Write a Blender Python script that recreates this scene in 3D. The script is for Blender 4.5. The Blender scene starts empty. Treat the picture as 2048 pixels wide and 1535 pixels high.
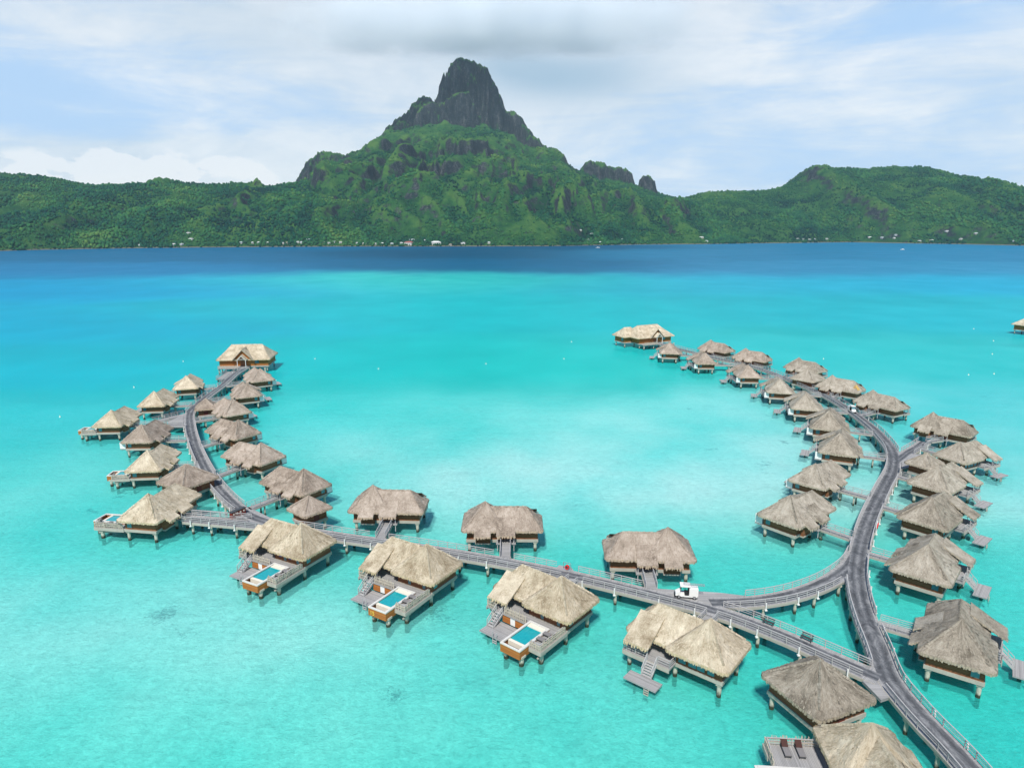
import bpy, math, random
import numpy as np
from mathutils import Vector, noise as mnoise

R = math.radians
SC = bpy.context.scene
COL = SC.collection
rng = random.Random(7)

# ------------------------------------------------------------------ camera
CAM_H = 54.0
PITCH = R(13.0)
FPX = 1365.0
cd = bpy.data.cameras.new("camera")
cam = bpy.data.objects.new("camera", cd)
COL.objects.link(cam)
cam.location = (0, 0, CAM_H)
cam.rotation_euler = (R(90) - PITCH, 0, 0)
cd.sensor_width = 36.0
cd.lens = 36.0 * FPX / 2048.0
cd.clip_start = 1.0
cd.clip_end = 30000.0
SC.camera = cam


def at(px, py, z):
    """world point at height z seen at photo pixel (px, py)"""
    xc = (px - 1024) / FPX
    yc = (767.5 - py) / FPX
    fw = math.cos(PITCH) + math.sin(PITCH) * yc
    dn = math.sin(PITCH) - math.cos(PITCH) * yc
    t = (CAM_H - z) / dn
    return (xc * t, fw * t)


def at_depth(px, py, Y):
    """world point at distance Y seen at photo pixel: (x, z)"""
    xc = (px - 1024) / FPX
    yc = (767.5 - py) / FPX
    fw = math.cos(PITCH) + math.sin(PITCH) * yc
    dn = math.sin(PITCH) - math.cos(PITCH) * yc
    t = Y / fw
    return (xc * t, CAM_H - dn * t)


# ------------------------------------------------------------------ tagging
def tag(o, label=None, cat=None, group=None, kind=None):
    if label: o["label"] = label
    if cat: o["category"] = cat
    if group: o["group"] = group
    if kind: o["kind"] = kind
    return o


def empty(name, loc=(0, 0, 0), rz=0.0, sc=1.0):
    o = bpy.data.objects.new(name, None)
    o.empty_display_size = 0.5
    COL.objects.link(o)
    o.location = loc
    o.rotation_euler = (0, 0, rz)
    o.scale = (sc, sc, sc)
    return o


def copy_tree(o, parent=None):
    c = o.copy()
    COL.objects.link(c)
    if parent is not None:
        c.parent = parent
    for ch in list(o.children):
        copy_tree(ch, c)
    return c


# ------------------------------------------------------------------ mesh builder
class MB:
    def __init__(self):
        self.v = []; self.f = []; self.uv = []; self.smooth = False

    def face(self, pts, uvs=None):
        n = len(self.v)
        self.v.extend(tuple(p) for p in pts)
        self.f.append(tuple(range(n, n + len(pts))))
        if uvs is None:
            a = Vector(pts[0]); b = Vector(pts[1]); c = Vector(pts[2])
            e = (b - a)
            L = e.length or 1e-6
            e = e / L
            nn = e.cross(c - b)
            nn = nn.normalized() if nn.length > 1e-9 else Vector((0, 0, 1))
            g = nn.cross(e)
            uvs = [((Vector(p) - a).dot(e), (Vector(p) - a).dot(g)) for p in pts]
        self.uv.append(uvs)

    def box(self, x0, x1, y0, y1, z0, z1):
        p = [(x0, y0, z0), (x1, y0, z0), (x1, y1, z0), (x0, y1, z0), (x0, y0, z1), (x1, y0, z1), (x1, y1, z1), (x0, y1, z1)]
        for q in ((3, 2, 1, 0), (4, 5, 6, 7), (0, 1, 5, 4), (1, 2, 6, 5), (2, 3, 7, 6), (3, 0, 4, 7)):
            self.face([p[i] for i in q])

    def bar(self, a, b, w, h=None, up=(0, 0, 1)):
        h = h or w
        a = Vector(a); b = Vector(b)
        d = (b - a).normalized()
        u = Vector(up)
        if abs(d.dot(u)) > 0.98: u = Vector((0, 1, 0))
        s = d.cross(u).normalized() * (w / 2)
        t = s.cross(d).normalized() * (h / 2)
        p = [a - s - t, a + s - t, a + s + t, a - s + t, b - s - t, b + s - t, b + s + t, b - s + t]
        for q in ((0, 1, 2, 3), (7, 6, 5, 4), (0, 4, 5, 1), (1, 5, 6, 2), (2, 6, 7, 3), (3, 7, 4, 0)):
            self.face([p[i] for i in q][::-1])

    def cyl(self, x, y, z0, z1, r, n=10, r1=None):
        r1 = r if r1 is None else r1
        A = [(x + r * math.cos(2 * math.pi * i / n), y + r * math.sin(2 * math.pi * i / n), z0) for i in range(n)]
        B = [(x + r1 * math.cos(2 * math.pi * i / n), y + r1 * math.sin(2 * math.pi * i / n), z1) for i in range(n)]
        for i in range(n):
            j = (i + 1) % n
            self.face([A[i], A[j], B[j], B[i]])
        self.face(B); self.face(A[::-1])

    def disc_x(self, x0, x1, y, z, r, n=12):
        """cylinder along x"""
        A = [(x0, y + r * math.cos(2 * math.pi * i / n), z + r * math.sin(2 * math.pi * i / n)) for i in range(n)]
        B = [(x1,) + p[1:] for p in A]
        for i in range(n):
            j = (i + 1) % n
            self.face([A[j], A[i], B[i], B[j]][::-1])
        self.face(A[::-1]); self.face(B)

    def disc_y(self, y0, y1, x, z, r, n=14):
        A = [(x + r * math.cos(2 * math.pi * i / n), y0, z + r * math.sin(2 * math.pi * i / n)) for i in range(n)]
        B = [(p[0], y1, p[2]) for p in A]
        for i in range(n):
            j = (i + 1) % n
            self.face([A[i], A[j], B[j], B[i]])
        self.face(A); self.face(B[::-1])

    def prism(self, poly, z0, z1):
        n = len(poly)
        ar = sum(poly[i][0] * poly[(i + 1) % n][1] - poly[(i + 1) % n][0] * poly[i][1] for i in range(n))
        if ar < 0: poly = poly[::-1]
        self.face([(p[0], p[1], z1) for p in poly], [(p[0], p[1]) for p in poly])
        self.face([(p[0], p[1], z0) for p in poly[::-1]])
        for i in range(n):
            a, b = poly[i], poly[(i + 1) % n]
            self.face([(a[0], a[1], z0), (b[0], b[1], z0), (b[0], b[1], z1), (a[0], a[1], z1)])

    def build(self, name, mat, parent=None, mir=1):
        me = bpy.data.meshes.new(name)
        V = self.v; F = self.f; U = self.uv
        if mir < 0:
            V = [(x, -y, z) for x, y, z in V]
            F = [f[::-1] for f in F]
            U = [u[::-1] for u in U]
        me.from_pydata(V, [], F)
        uvl = me.uv_layers.new(name="UVMap")
        uvl.data.foreach_set("uv", [c for f in U for p in f for c in p])
        me.materials.append(mat)
        if self.smooth:
            me.polygons.foreach_set("use_smooth", [True] * len(F))
        me.update()
        o = bpy.data.objects.new(name, me)
        COL.objects.link(o)
        if parent is not None: o.parent = parent
        return o


# ------------------------------------------------------------------ materials
def mat_new(name):
    m = bpy.data.materials.new(name)
    m.use_nodes = True
    nt = m.node_tree
    nt.nodes.clear()
    out = nt.nodes.new("ShaderNodeOutputMaterial")
    return m, nt, out


class NT:
    """small helper to wire nodes"""
    def __init__(self, nt): self.nt = nt
    def n(self, t, **kw):
        nd = self.nt.nodes.new(t)
        for k, v in kw.items(): setattr(nd, k, v)
        return nd
    def link(self, a, b): self.nt.links.new(a, b)
    def setin(self, nd, key, v):
        if isinstance(v, bpy.types.NodeSocket): self.link(v, nd.inputs[key])
        else: nd.inputs[key].default_value = v
    def math(self, op, a, b=None, c=None, clamp=False):
        nd = self.n("ShaderNodeMath", operation=op, use_clamp=clamp)
        self.setin(nd, 0, a)
        if b is not None: self.setin(nd, 1, b)
        if c is not None: self.setin(nd, 2, c)
        return nd.outputs[0]
    def mix(self, f, a, b, typ="MIX"):
        nd = self.n("ShaderNodeMix", data_type="RGBA", blend_type=typ)
        self.setin(nd, 0, f); self.setin(nd, 6, a); self.setin(nd, 7, b)
        return nd.outputs[2]
    def noise(self, vec, scale, detail=4, rough=0.55, dim="3D", dist=0.0):
        nd = self.n("ShaderNodeTexNoise", noise_dimensions=dim)
        if vec is not None: self.link(vec, nd.inputs["Vector"])
        nd.inputs["Scale"].default_value = scale
        nd.inputs["Detail"].default_value = detail
        nd.inputs["Roughness"].default_value = rough
        nd.inputs["Distortion"].default_value = dist
        return nd.outputs["Fac"]
    def ramp(self, f, stops):
        nd = self.n("ShaderNodeValToRGB")
        self.link(f, nd.inputs[0])
        el = nd.color_ramp.elements
        while len(el) < len(stops): el.new(0.5)
        for e, (p, c) in zip(el, stops):
            e.position = p
            e.color = (c, c, c, 1) if not hasattr(c, "__len__") else tuple(c) + (1,)
        return nd.outputs[0]
    def maprange(self, v, a, b, c=0.0, d=1.0, smooth=False):
        nd = self.n("ShaderNodeMapRange")
        if smooth: nd.interpolation_type = "SMOOTHSTEP"
        self.setin(nd, 0, v)
        for i, x in enumerate((a, b, c, d)): nd.inputs[i + 1].default_value = x
        return nd.outputs[0]
    def mapping(self, vec, scale=(1, 1, 1), rot=(0, 0, 0)):
        nd = self.n("ShaderNodeMapping")
        self.link(vec, nd.inputs[0])
        nd.inputs["Scale"].default_value = scale
        nd.inputs["Rotation"].default_value = rot
        return nd.outputs[0]
    def bump(self, h, strength=0.5, dist=0.1, normal=None):
        nd = self.n("ShaderNodeBump")
        nd.inputs["Strength"].default_value = strength
        nd.inputs["Distance"].default_value = dist
        self.link(h, nd.inputs["Height"])
        if normal is not None: self.link(normal, nd.inputs["Normal"])
        return nd.outputs[0]
    def bsdf(self, col, rough=0.7, normal=None, spec=0.3, metal=0.0):
        nd = self.n("ShaderNodeBsdfPrincipled")
        self.setin(nd, "Base Color", col if isinstance(col, bpy.types.NodeSocket) else tuple(col) + (1,))
        self.setin(nd, "Roughness", rough)
        nd.inputs["Specular IOR Level"].default_value = spec
        nd.inputs["Metallic"].default_value = metal
        if normal is not None: self.link(normal, nd.inputs["Normal"])
        return nd.outputs[0]


def rgb(c): return tuple(c) + (1,)


def m_plain(name, col, rough=0.6, var=0.12, scale=3.0, spec=0.3, metal=0.0):
    m, nt, out = mat_new(name)
    k = NT(nt)
    tc = k.n("ShaderNodeTexCoord")
    f = k.noise(tc.outputs["Object"], scale, 4, 0.6)
    c = k.mix(f, rgb([x * (1 - var) for x in col]), rgb([min(1, x * (1 + var)) for x in col]))
    k.link(k.bsdf(c, rough, None, spec, metal), out.inputs[0])
    return m


def m_wood(name, c1, c2, plank=0.14, rough=0.75, dark=0.55):
    """boards: UV v runs across them"""
    m, nt, out = mat_new(name)
    k = NT(nt)
    uv = k.n("ShaderNodeTexCoord").outputs["UV"]
    sep = k.n("ShaderNodeSeparateXYZ"); k.link(uv, sep.inputs[0])
    q = k.math("DIVIDE", sep.outputs[1], plank)
    idx = k.math("FLOOR", q)
    fr = k.math("FRACT", q)
    wn = k.n("ShaderNodeTexWhiteNoise", noise_dimensions="1D"); k.link(idx, wn.inputs["W"])
    grain = k.noise(k.mapping(uv, (0.7, 9, 1)), 1.6, 5, 0.65)
    blot = k.noise(uv, 0.45, 3, 0.6)
    f = k.math("ADD", k.math("MULTIPLY", wn.outputs[0], 0.5), k.math("MULTIPLY", grain, 0.5))
    f = k.math("ADD", f, k.math("MULTIPLY", k.math("SUBTRACT", blot, 0.5), 0.7), clamp=True)
    c = k.mix(f, rgb(c1), rgb(c2))
    gap = k.math("LESS_THAN", fr, 0.09)
    c = k.mix(gap, c, rgb([x * (1 - dark) for x in c1]))
    h = k.math("SUBTRACT", k.math("MULTIPLY", grain, 0.3), gap)
    k.link(k.bsdf(c, rough, k.bump(h, 0.4, 0.03), 0.25), out.inputs[0])
    return m


def m_thatch(name, cd_, cm, cl, tip):
    """straw: UV u along the eave, v down the slope; the cut ends hanging at the eaves (u over 150) are fresher"""
    m, nt, out = mat_new(name)
    k = NT(nt)
    tc = k.n("ShaderNodeTexCoord")
    uv = tc.outputs["UV"]
    ri = k.n("ShaderNodeObjectInfo").outputs["Random"]
    off = k.n("ShaderNodeCombineXYZ"); k.link(k.math("MULTIPLY", ri, 37.0), off.inputs[0]); k.link(k.math("MULTIPLY", ri, 91.0), off.inputs[2])
    va = k.n("ShaderNodeVectorMath", operation="ADD"); k.link(uv, va.inputs[0]); k.link(off.outputs[0], va.inputs[1])
    vv = va.outputs[0]
    straw = k.noise(k.mapping(vv, (8.0, 2.2, 1)), 1.0, 5, 0.78, dist=1.2)
    straw2 = k.noise(k.mapping(vv, (2.6, 2.0, 1)), 1.0, 4, 0.7)
    blot = k.noise(vv, 0.4, 5, 0.65)
    speck = k.noise(vv, 5.0, 4, 0.85)
    f = k.math("ADD", k.math("MULTIPLY", straw, 0.42), k.math("MULTIPLY", straw2, 0.25))
    f = k.math("ADD", f, k.math("MULTIPLY", speck, 0.5))
    f = k.math("ADD", f, k.math("MULTIPLY", k.math("SUBTRACT", blot, 0.5), 0.75))
    f = k.math("ADD", f, k.math("MULTIPLY", k.math("SUBTRACT", ri, 0.5), 0.10))
    col = k.ramp(f, [(0.38, cd_), (0.58, cm), (0.80, cl)])
    su = k.n("ShaderNodeSeparateXYZ"); k.link(uv, su.inputs[0])
    fresh = k.math("MULTIPLY", k.math("GREATER_THAN", su.outputs[0], 150.0), k.maprange(straw2, .3, .7, .2, .9))
    col = k.mix(fresh, col, rgb(tip))
    h = k.math("ADD", straw, k.math("MULTIPLY", speck, 1.2))
    k.link(k.bsdf(col, 0.9, k.bump(h, 0.85, 0.15), 0.05), out.inputs[0])
    return m


M = {}
M["thatch_gold"] = m_thatch("thatch_golden", (0.25, 0.195, 0.125), (0.51, 0.435, 0.32), (0.75, 0.67, 0.53), (0.60, 0.47, 0.27))
M["thatch_taupe"] = m_thatch("thatch_taupe", (0.155, 0.123, 0.096), (0.345, 0.285, 0.232), (0.54, 0.465, 0.395), (0.52, 0.41, 0.28))
M["thatch_grey"] = m_thatch("thatch_grey", (0.148, 0.128, 0.10), (0.34, 0.302, 0.245), (0.53, 0.485, 0.41), (0.50, 0.43, 0.31))
M["wall"] = m_wood("dark_timber", (0.16, 0.058, 0.026), (0.31, 0.13, 0.058), 0.22)
M["clad"] = m_wood("orange_cladding", (0.30, 0.10, 0.022), (0.42, 0.16, 0.04), 0.3)
M["deck"] = m_wood("weathered_decking", (0.215, 0.212, 0.212), (0.41, 0.405, 0.405), 0.16)
M["rail"] = m_plain("grey_timber", (0.38, 0.375, 0.375), 0.7, 0.25, 2.0)
M["beam"] = m_plain("pale_beam", (0.36, 0.34, 0.295), 0.75, 0.25, 1.2)
M["white"] = m_plain("white_paint", (0.72, 0.72, 0.70), 0.45, 0.08)
M["rim"] = m_plain("pool_rim_stone", (0.58, 0.57, 0.54), 0.6, 0.15)
M["cream"] = m_plain("cream_render", (0.68, 0.64, 0.54), 0.6, 0.1)
M["brown"] = m_plain("brown_fabric", (0.055, 0.022, 0.018), 0.8, 0.2)
M["black"] = m_plain("black_rubber", (0.02, 0.02, 0.022), 0.7, 0.2)
M["darkmetal"] = m_plain("dark_metal", (0.05, 0.055, 0.06), 0.5, 0.2)
M["red"] = m_plain("red_plastic", (0.62, 0.03, 0.025), 0.4, 0.1)
M["redbrown"] = m_plain("red_brown_timber", (0.17, 0.03, 0.018), 0.6, 0.3)
M["steel"] = m_plain("steel", (0.55, 0.56, 0.57), 0.35, 0.1, metal=0.7)
M["twig"] = m_plain("twig_sticks", (0.46, 0.41, 0.34), 0.9, 0.45, 7.0)
M["floatw"] = m_plain("buoy_white", (0.82, 0.80, 0.70), 0.4, 0.05)
M["yellow"] = m_plain("buoy_yellow", (0.75, 0.55, 0.08), 0.4, 0.05)


def m_pile():
    m, nt, out = mat_new("concrete_pile")
    k = NT(nt)
    pos = k.n("ShaderNodeNewGeometry").outputs["Position"]
    s = k.n("ShaderNodeSeparateXYZ"); k.link(pos, s.inputs[0])
    nz = k.noise(pos, 2.2, 4, 0.6)
    lvl = k.math("ADD", s.outputs[2], k.math("MULTIPLY", k.math("SUBTRACT", nz, 0.5), 0.9))
    wet = k.maprange(lvl, 0.35, 0.75, 1, 0)
    c = k.mix(nz, rgb((0.33, 0.31, 0.25)), rgb((0.56, 0.53, 0.45)))
    c = k.mix(wet, c, rgb((0.035, 0.04, 0.025)))
    k.link(k.bsdf(c, 0.85, k.bump(nz, 0.3, 0.05), 0.2), out.inputs[0])
    return m


M["pile"] = m_pile()


def m_track():
    """dark asphalt strip: UV u across (0..1), v along in metres"""
    m, nt, out = mat_new("worn_asphalt")
    k = NT(nt)
    uv = k.n("ShaderNodeTexCoord").outputs["UV"]
    sep = k.n("ShaderNodeSeparateXYZ"); k.link(uv, sep.inputs[0])
    nz = k.noise(k.mapping(uv, (1.3, 0.30, 1)), 1.0, 7, 0.75, dist=1.6)
    fine = k.noise(k.mapping(uv, (14, 3.0, 1)), 1.0, 4, 0.7)
    xl = k.math("MULTIPLY", k.math("ABSOLUTE", k.math("SUBTRACT", k.math("ABSOLUTE", k.math("SUBTRACT", sep.outputs[0], 0.5)), 0.25)), 4.0)
    wear = k.math("ADD", k.math("MULTIPLY", k.math("SUBTRACT", 1.0, xl), -0.20), k.math("ADD", k.math("MULTIPLY", nz, 0.95), k.math("MULTIPLY", fine, 0.3)))
    c = k.ramp(wear, [(0.34, (0.050, 0.053, 0.060)), (0.52, (0.105, 0.110, 0.120)), (0.76, (0.27, 0.275, 0.285))])
    k.link(k.bsdf(c, 0.8, k.bump(fine, 0.3, 0.02), 0.25), out.inputs[0])
    return m


M["track"] = m_track()


def m_glass(name, col, rough=0.06):
    m, nt, out = mat_new(name)
    k = NT(nt)
    tc = k.n("ShaderNodeTexCoord")
    f = k.noise(tc.outputs["Object"], 1.5, 3, 0.5)
    c = k.mix(f, rgb([x * 0.6 for x in col]), rgb(col))
    k.link(k.bsdf(c, rough, None, 0.8), out.inputs[0])
    return m


M["glass"] = m_glass("window_glass", (0.10, 0.26, 0.30))
M["screen"] = m_glass("frosted_screen", (0.62, 0.70, 0.70), 0.3)


def m_pool():
    m, nt, out = mat_new("pool_water")
    k = NT(nt)
    pos = k.n("ShaderNodeNewGeometry").outputs["Position"]
    w1 = k.noise(pos, 2.5, 3, 0.5)
    c = k.mix(w1, rgb((0.0, 0.24, 0.28)), rgb((0.02, 0.37, 0.40)))
    k.link(k.bsdf(c, 0.06, k.bump(w1, 0.25, 0.1), 0.5), out.inputs[0])
    return m


M["pool"] = m_pool()


# ------------------------------------------------------------------ thatched roofs
def rounded_rect(x0, x1, y0, y1, r, ds):
    """counter-clockwise points (x, y, corner flag: -1 left end, 1 right end, 0 side)"""
    pts = []
    def seg(a, b, fl):
        L = math.hypot(b[0] - a[0], b[1] - a[1]); n = max(1, int(L / ds))
        for i in range(n):
            t = i / n
            pts.append((a[0] + (b[0] - a[0]) * t, a[1] + (b[1] - a[1]) * t, fl))
    def arc(cx, cy, a0, fl):
        n = 4
        for i in range(n):
            a = a0 + math.pi / 2 * i / n
            pts.append((cx + r * math.cos(a), cy + r * math.sin(a), fl))
    seg((x0 + r, y0), (x1 - r, y0), 0); arc(x1 - r, y0 + r, -math.pi / 2, 1)
    seg((x1, y0 + r), (x1, y1 - r), 1); arc(x1 - r, y1 - r, 0, 1)
    seg((x1 - r, y1), (x0 + r, y1), 0); arc(x0 + r, y1 - r, math.pi / 2, -1)
    seg((x0, y1 - r), (x0, y0 + r), -1); arc(x0 + r, y0 + r, math.pi, -1)
    return pts


def strand(mb, p, out, down, L, w, rg):
    """a hanging bunch of straw from p, outward unit vector out"""
    out = Vector(out)
    s = Vector((-out.y, out.x, 0))
    p = Vector(p)
    tip = p + out * (down * L) + Vector((0, 0, -L)) + s * rg.uniform(-.06, .06)
    u = rg.uniform(200, 240); v = rg.uniform(0, 40)
    mb.face([p - s * w / 2, tip - s * w * .35, tip + s * w * .35, p + s * w / 2],
            [(u, v), (u, v + L), (u + w, v + L), (u + w, v)])


def hip_roof(mb, x0, x1, y0, y1, rx0, rx1, ry, ze, zr, r=0.75, nt=10, ds=0.42, seed=1, tufts=420):
    rg = random.Random(seed)
    per = rounded_rect(x0, x1, y0, y1, r, ds)
    n = len(per)
    cx, cy = (x0 + x1) / 2, (y0 + y1) / 2
    arcl = [0.0]
    for i in range(n):
        a, b = per[i], per[(i + 1) % n]
        arcl.append(arcl[-1] + math.hypot(a[0] - b[0], a[1] - b[1]))
    top = []
    nrm = []
    for i, (x, y, fl) in enumerate(per):
        a, b = per[i - 1], per[(i + 1) % n]
        tx, ty = b[0] - a[0], b[1] - a[1]; L = math.hypot(tx, ty) or 1
        nrm.append((ty / L, -tx / L))
        if fl < 0: rp = (rx0, ry)
        elif fl > 0: rp = (rx1, ry)
        else:
            t = (x - (x0 + r)) / max(1e-6, (x1 - x0 - 2 * r))
            rp = (rx0 + (rx1 - rx0) * min(1, max(0, t)), ry)
        top.append(rp)
    rows = []
    zt = ze + 0.22
    for j in range(nt + 1):
        t = j / nt
        row = []
        for i in range(n):
            x = top[i][0] + (per[i][0] - top[i][0]) * t
            y = top[i][1] + (per[i][1] - top[i][1]) * t
            z = zr + (zt - zr) * t - 0.14 * math.sin(math.pi * t)
            k = 0.0 if j == 0 else 1.0
            d = (mnoise.noise((x * 1.3, y * 1.3, z + seed * 7.1)) * 0.085 + rg.uniform(-.028, .028)) * k
            row.append((x + nrm[i][0] * d * .5, y + nrm[i][1] * d * .5, z + d))
        rows.append(row)
    # rolled eave lip
    lip = []
    for (dn, dz) in ((0.05, -0.14), (0.02, -0.34)):
        lip.append([(per[i][0] + nrm[i][0] * dn, per[i][1] + nrm[i][1] * dn, zt + dz + rg.uniform(-.05, .05)) for i in range(n)])
    under = [[(cx + (per[i][0] - cx) * .93, cy + (per[i][1] - cy) * .93, zt - .22) for i in range(n)],
             [(cx + (per[i][0] - cx) * .30, cy + (per[i][1] - cy) * .30, zt + .35) for i in range(n)]]
    allr = rows + lip + under
    sl = math.hypot(zr - zt, min(y1 - y0, x1 - x0) / 2)
    for j in range(len(allr) - 1):
        for i in range(n):
            i2 = (i + 1) % n
            v0 = sl * min(j, nt) / nt + .3 * max(0, j - nt); v1 = sl * min(j + 1, nt) / nt + .3 * max(0, j + 1 - nt)
            q = [allr[j][i], allr[j + 1][i], allr[j + 1][i2], allr[j][i2]]
            uvq = [(arcl[i], v0), (arcl[i], v1), (arcl[i + 1], v1), (arcl[i + 1], v0)]
            if j == 0 and math.dist(q[0], q[3]) < 1e-4:
                q = q[:3]; uvq = uvq[:3]
            mb.face(q, uvq)
    mb.face(allr[-1])
    # fringe
    for i in range(n):
        i2 = (i + 1) % n
        for _ in range(4):
            t = rg.random()
            px = per[i][0] + (per[i2][0] - per[i][0]) * t
            py = per[i][1] + (per[i2][1] - per[i][1]) * t
            o = nrm[i]
            strand(mb, (px + o[0] * .04, py + o[1] * .04, zt + rg.uniform(-.12, .06)), (o[0], o[1], 0), rg.uniform(.05, .2), rg.uniform(.29, .37), rg.uniform(.1, .22), rg)
    # loose tufts lying on the slopes
    for _ in range(tufts):
        i = rg.randrange(n); t = math.sqrt(rg.uniform(.02, .97)) * .97
        a = Vector((top[i][0], top[i][1], zr)); b = Vector((per[i][0], per[i][1], zt))
        p = a.lerp(b, t); d = (b - a).normalized()
        p.z -= 0.14 * math.sin(math.pi * t) - .07
        s = Vector((nrm[i][1], -nrm[i][0], 0)) * rg.uniform(.05, .11)
        L = rg.uniform(.2, .5)
        tip = p + d * L + Vector((0, 0, rg.uniform(.0, .09))) + s * rg.uniform(-1.2, 1.2)
        u = rg.uniform(0, 60); v = rg.uniform(0, 60)
        mb.face([p - s, tip - s * .6, tip + s * .6, p + s], [(u, v), (u, v + L), (u + .15, v + L), (u + .15, v)])


def flap_roof(mb, x0, x1, yt, zt, yb, zb, th=0.24, seed=3):
    """sloping thatched awning from its top edge (yt, zt) to its lower edge (yb, zb)"""
    rg = random.Random(seed)
    nx = max(2, int((x1 - x0) / .45)); ny = 7
    sg = 1 if yb > yt else -1
    P = []
    for j in range(ny + 1):
        t = j / ny
        P.append([(x0 + (x1 - x0) * i / nx, yt + (yb - yt) * t, zt + (zb - zt) * t - .08 * math.sin(math.pi * t) + rg.uniform(-.035, .035) * (0 < j)) for i in range(nx + 1)])
    L = math.hypot(yb - yt, zb - zt)
    for j in range(ny):
        for i in range(nx):
            q = [P[j][i], P[j + 1][i], P[j + 1][i + 1], P[j][i + 1]]
            uq = [(P[j][i][0], L * j / ny), (P[j][i][0], L * (j + 1) / ny), (P[j][i + 1][0], L * (j + 1) / ny), (P[j][i + 1][0], L * j / ny)]
            if sg < 0: mb.face(q, uq)
            else: mb.face(q[::-1], uq[::-1])
            b = [(p[0], p[1], p[2] - th) for p in q]
            mb.face(b[::-1] if sg < 0 else b)
    for i, xx in ((0, x0), (nx, x1)):
        for j in range(ny):
            a, b = P[j][i], P[j + 1][i]
            q = [a, (a[0], a[1], a[2] - th), (b[0], b[1], b[2] - th), b]
            mb.face(q if (i == 0) == (sg < 0) else q[::-1])
            for _ in range(2):
                t = rg.random()
                strand(mb, (xx, a[1] + (b[1] - a[1]) * t, a[2] + (b[2] - a[2]) * t), (1 if i else -1, 0, 0), .2, rg.uniform(.18, .34), .16, rg)
    for i in range(nx):
        a, b = P[ny][i], P[ny][i + 1]
        q = [a, (a[0], a[1], a[2] - th), (b[0], b[1], b[2] - th), b]
        mb.face(q if sg < 0 else q[::-1])
        for _ in range(4):
            t = rg.random()
            strand(mb, (a[0] + (b[0] - a[0]) * t, a[1] + .03 * sg, a[2] + rg.uniform(-.1, .05)), (0, sg, 0), rg.uniform(.1, .5), rg.uniform(.2, .45), rg.uniform(.1, .2), rg)


def cap_line(mb, a, b, w=0.34, h=0.13, seed=0, overlap=0.0):
    """lumpy ridge capping"""
    rg = random.Random(seed)
    a = Vector(a); b = Vector(b)
    n = max(2, int((b - a).length / .38))
    d = (b - a).normalized(); s = d.cross(Vector((0, 0, 1))).normalized()
    up = s.cross(d).normalized()
    for i in range(n):
        p = a.lerp(b, i / n); q = a.lerp(b, (i + .9) / n)
        ww = w * rg.uniform(.75, 1.15); hh = h * rg.uniform(.8, 1.3)
        A = [p - s * ww / 2 - up * .1, p + up * hh, p + s * ww / 2 - up * .1]
        B = [q - s * ww / 2 - up * .1, q + up * hh * .9, q + s * ww / 2 - up * .1]
        u = rg.uniform(0, 50)
        for k in (0, 1):
            mb.face([A[k], A[k + 1], B[k + 1], B[k]], [(u, 0), (u, .4), (u + .4, .4), (u + .4, 0)])
        mb.face(A[::-1]); mb.face(B)


def twig_fence(mb, a, b, z0, z1, seed):
    rg = random.Random(seed)
    a = Vector(a); b = Vector(b)
    n = max(3, int((b - a).length / .105))
    d = (b - a).normalized(); s = Vector((-d.y, d.x))
    for i in range(n):
        p = a.lerp(b, (i + rg.uniform(-.2, .2)) / n)
        z = z1 + rg.uniform(-.3, .38)
        o = s * rg.uniform(-.07, .07); o2 = s * rg.uniform(-.1, .1) + d * rg.uniform(-.1, .1)
        mb.bar((p.x + o.x, p.y + o.y, z0), (p.x + o2.x, p.y + o2.y, z), rg.uniform(.03, .06))
    for zz in (z0 + (z1 - z0) * .45, z1 - .12):
        mb.bar((a.x, a.y, zz), (b.x, b.y, zz), .07, .1)
    k = max(1, int((b - a).length / 1.6))
    for i in range(k + 1):
        p = a.lerp(b, i / k)
        mb.bar((p.x, p.y, z0), (p.x, p.y, z1), .09)


def rail_run(mb, pts, z0, h=1.05, post=1.6, rails=(1.05, .72, .42), w=.055):
    """timber railing along a 2-D polyline (z may vary: pts (x, y, z))"""
    for a, b in zip(pts[:-1], pts[1:]):
        az = a[2] if len(a) > 2 else z0; bz = b[2] if len(b) > 2 else z0
        for i, r_ in enumerate(rails):
            ww = w * (1.7 if i == 0 else 1.0)
            mb.bar((a[0], a[1], az + r_), (b[0], b[1], bz + r_), ww, w)
        L = math.hypot(b[0] - a[0], b[1] - a[1])
        n = max(1, int(round(L / post)))
        for i in range(n + 1):
            t = i / n
            x = a[0] + (b[0] - a[0]) * t; y = a[1] + (b[1] - a[1]) * t; z = az + (bz - az) * t
            mb.bar((x, y, z - .25), (x, y, z + h), w * 1.25)


# ------------------------------------------------------------------ the bungalow in its own frame
#   origin: centre of the square bedroom roof; +x the living wing, +y the lagoon side, -y the entrance
FL = 2.3


def piles(root, spots, ztop, mir, r=.27, zbot=-4.5):
    for x, y in spots:
        p = MB(); p.cyl(x, y, zbot, ztop, r, 10); p.box(x - r * 1.25, x + r * 1.25, y - r * 1.25, y + r * 1.25, ztop - .28, ztop + .02)
        p.build("pile", M["pile"], root, mir)


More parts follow.
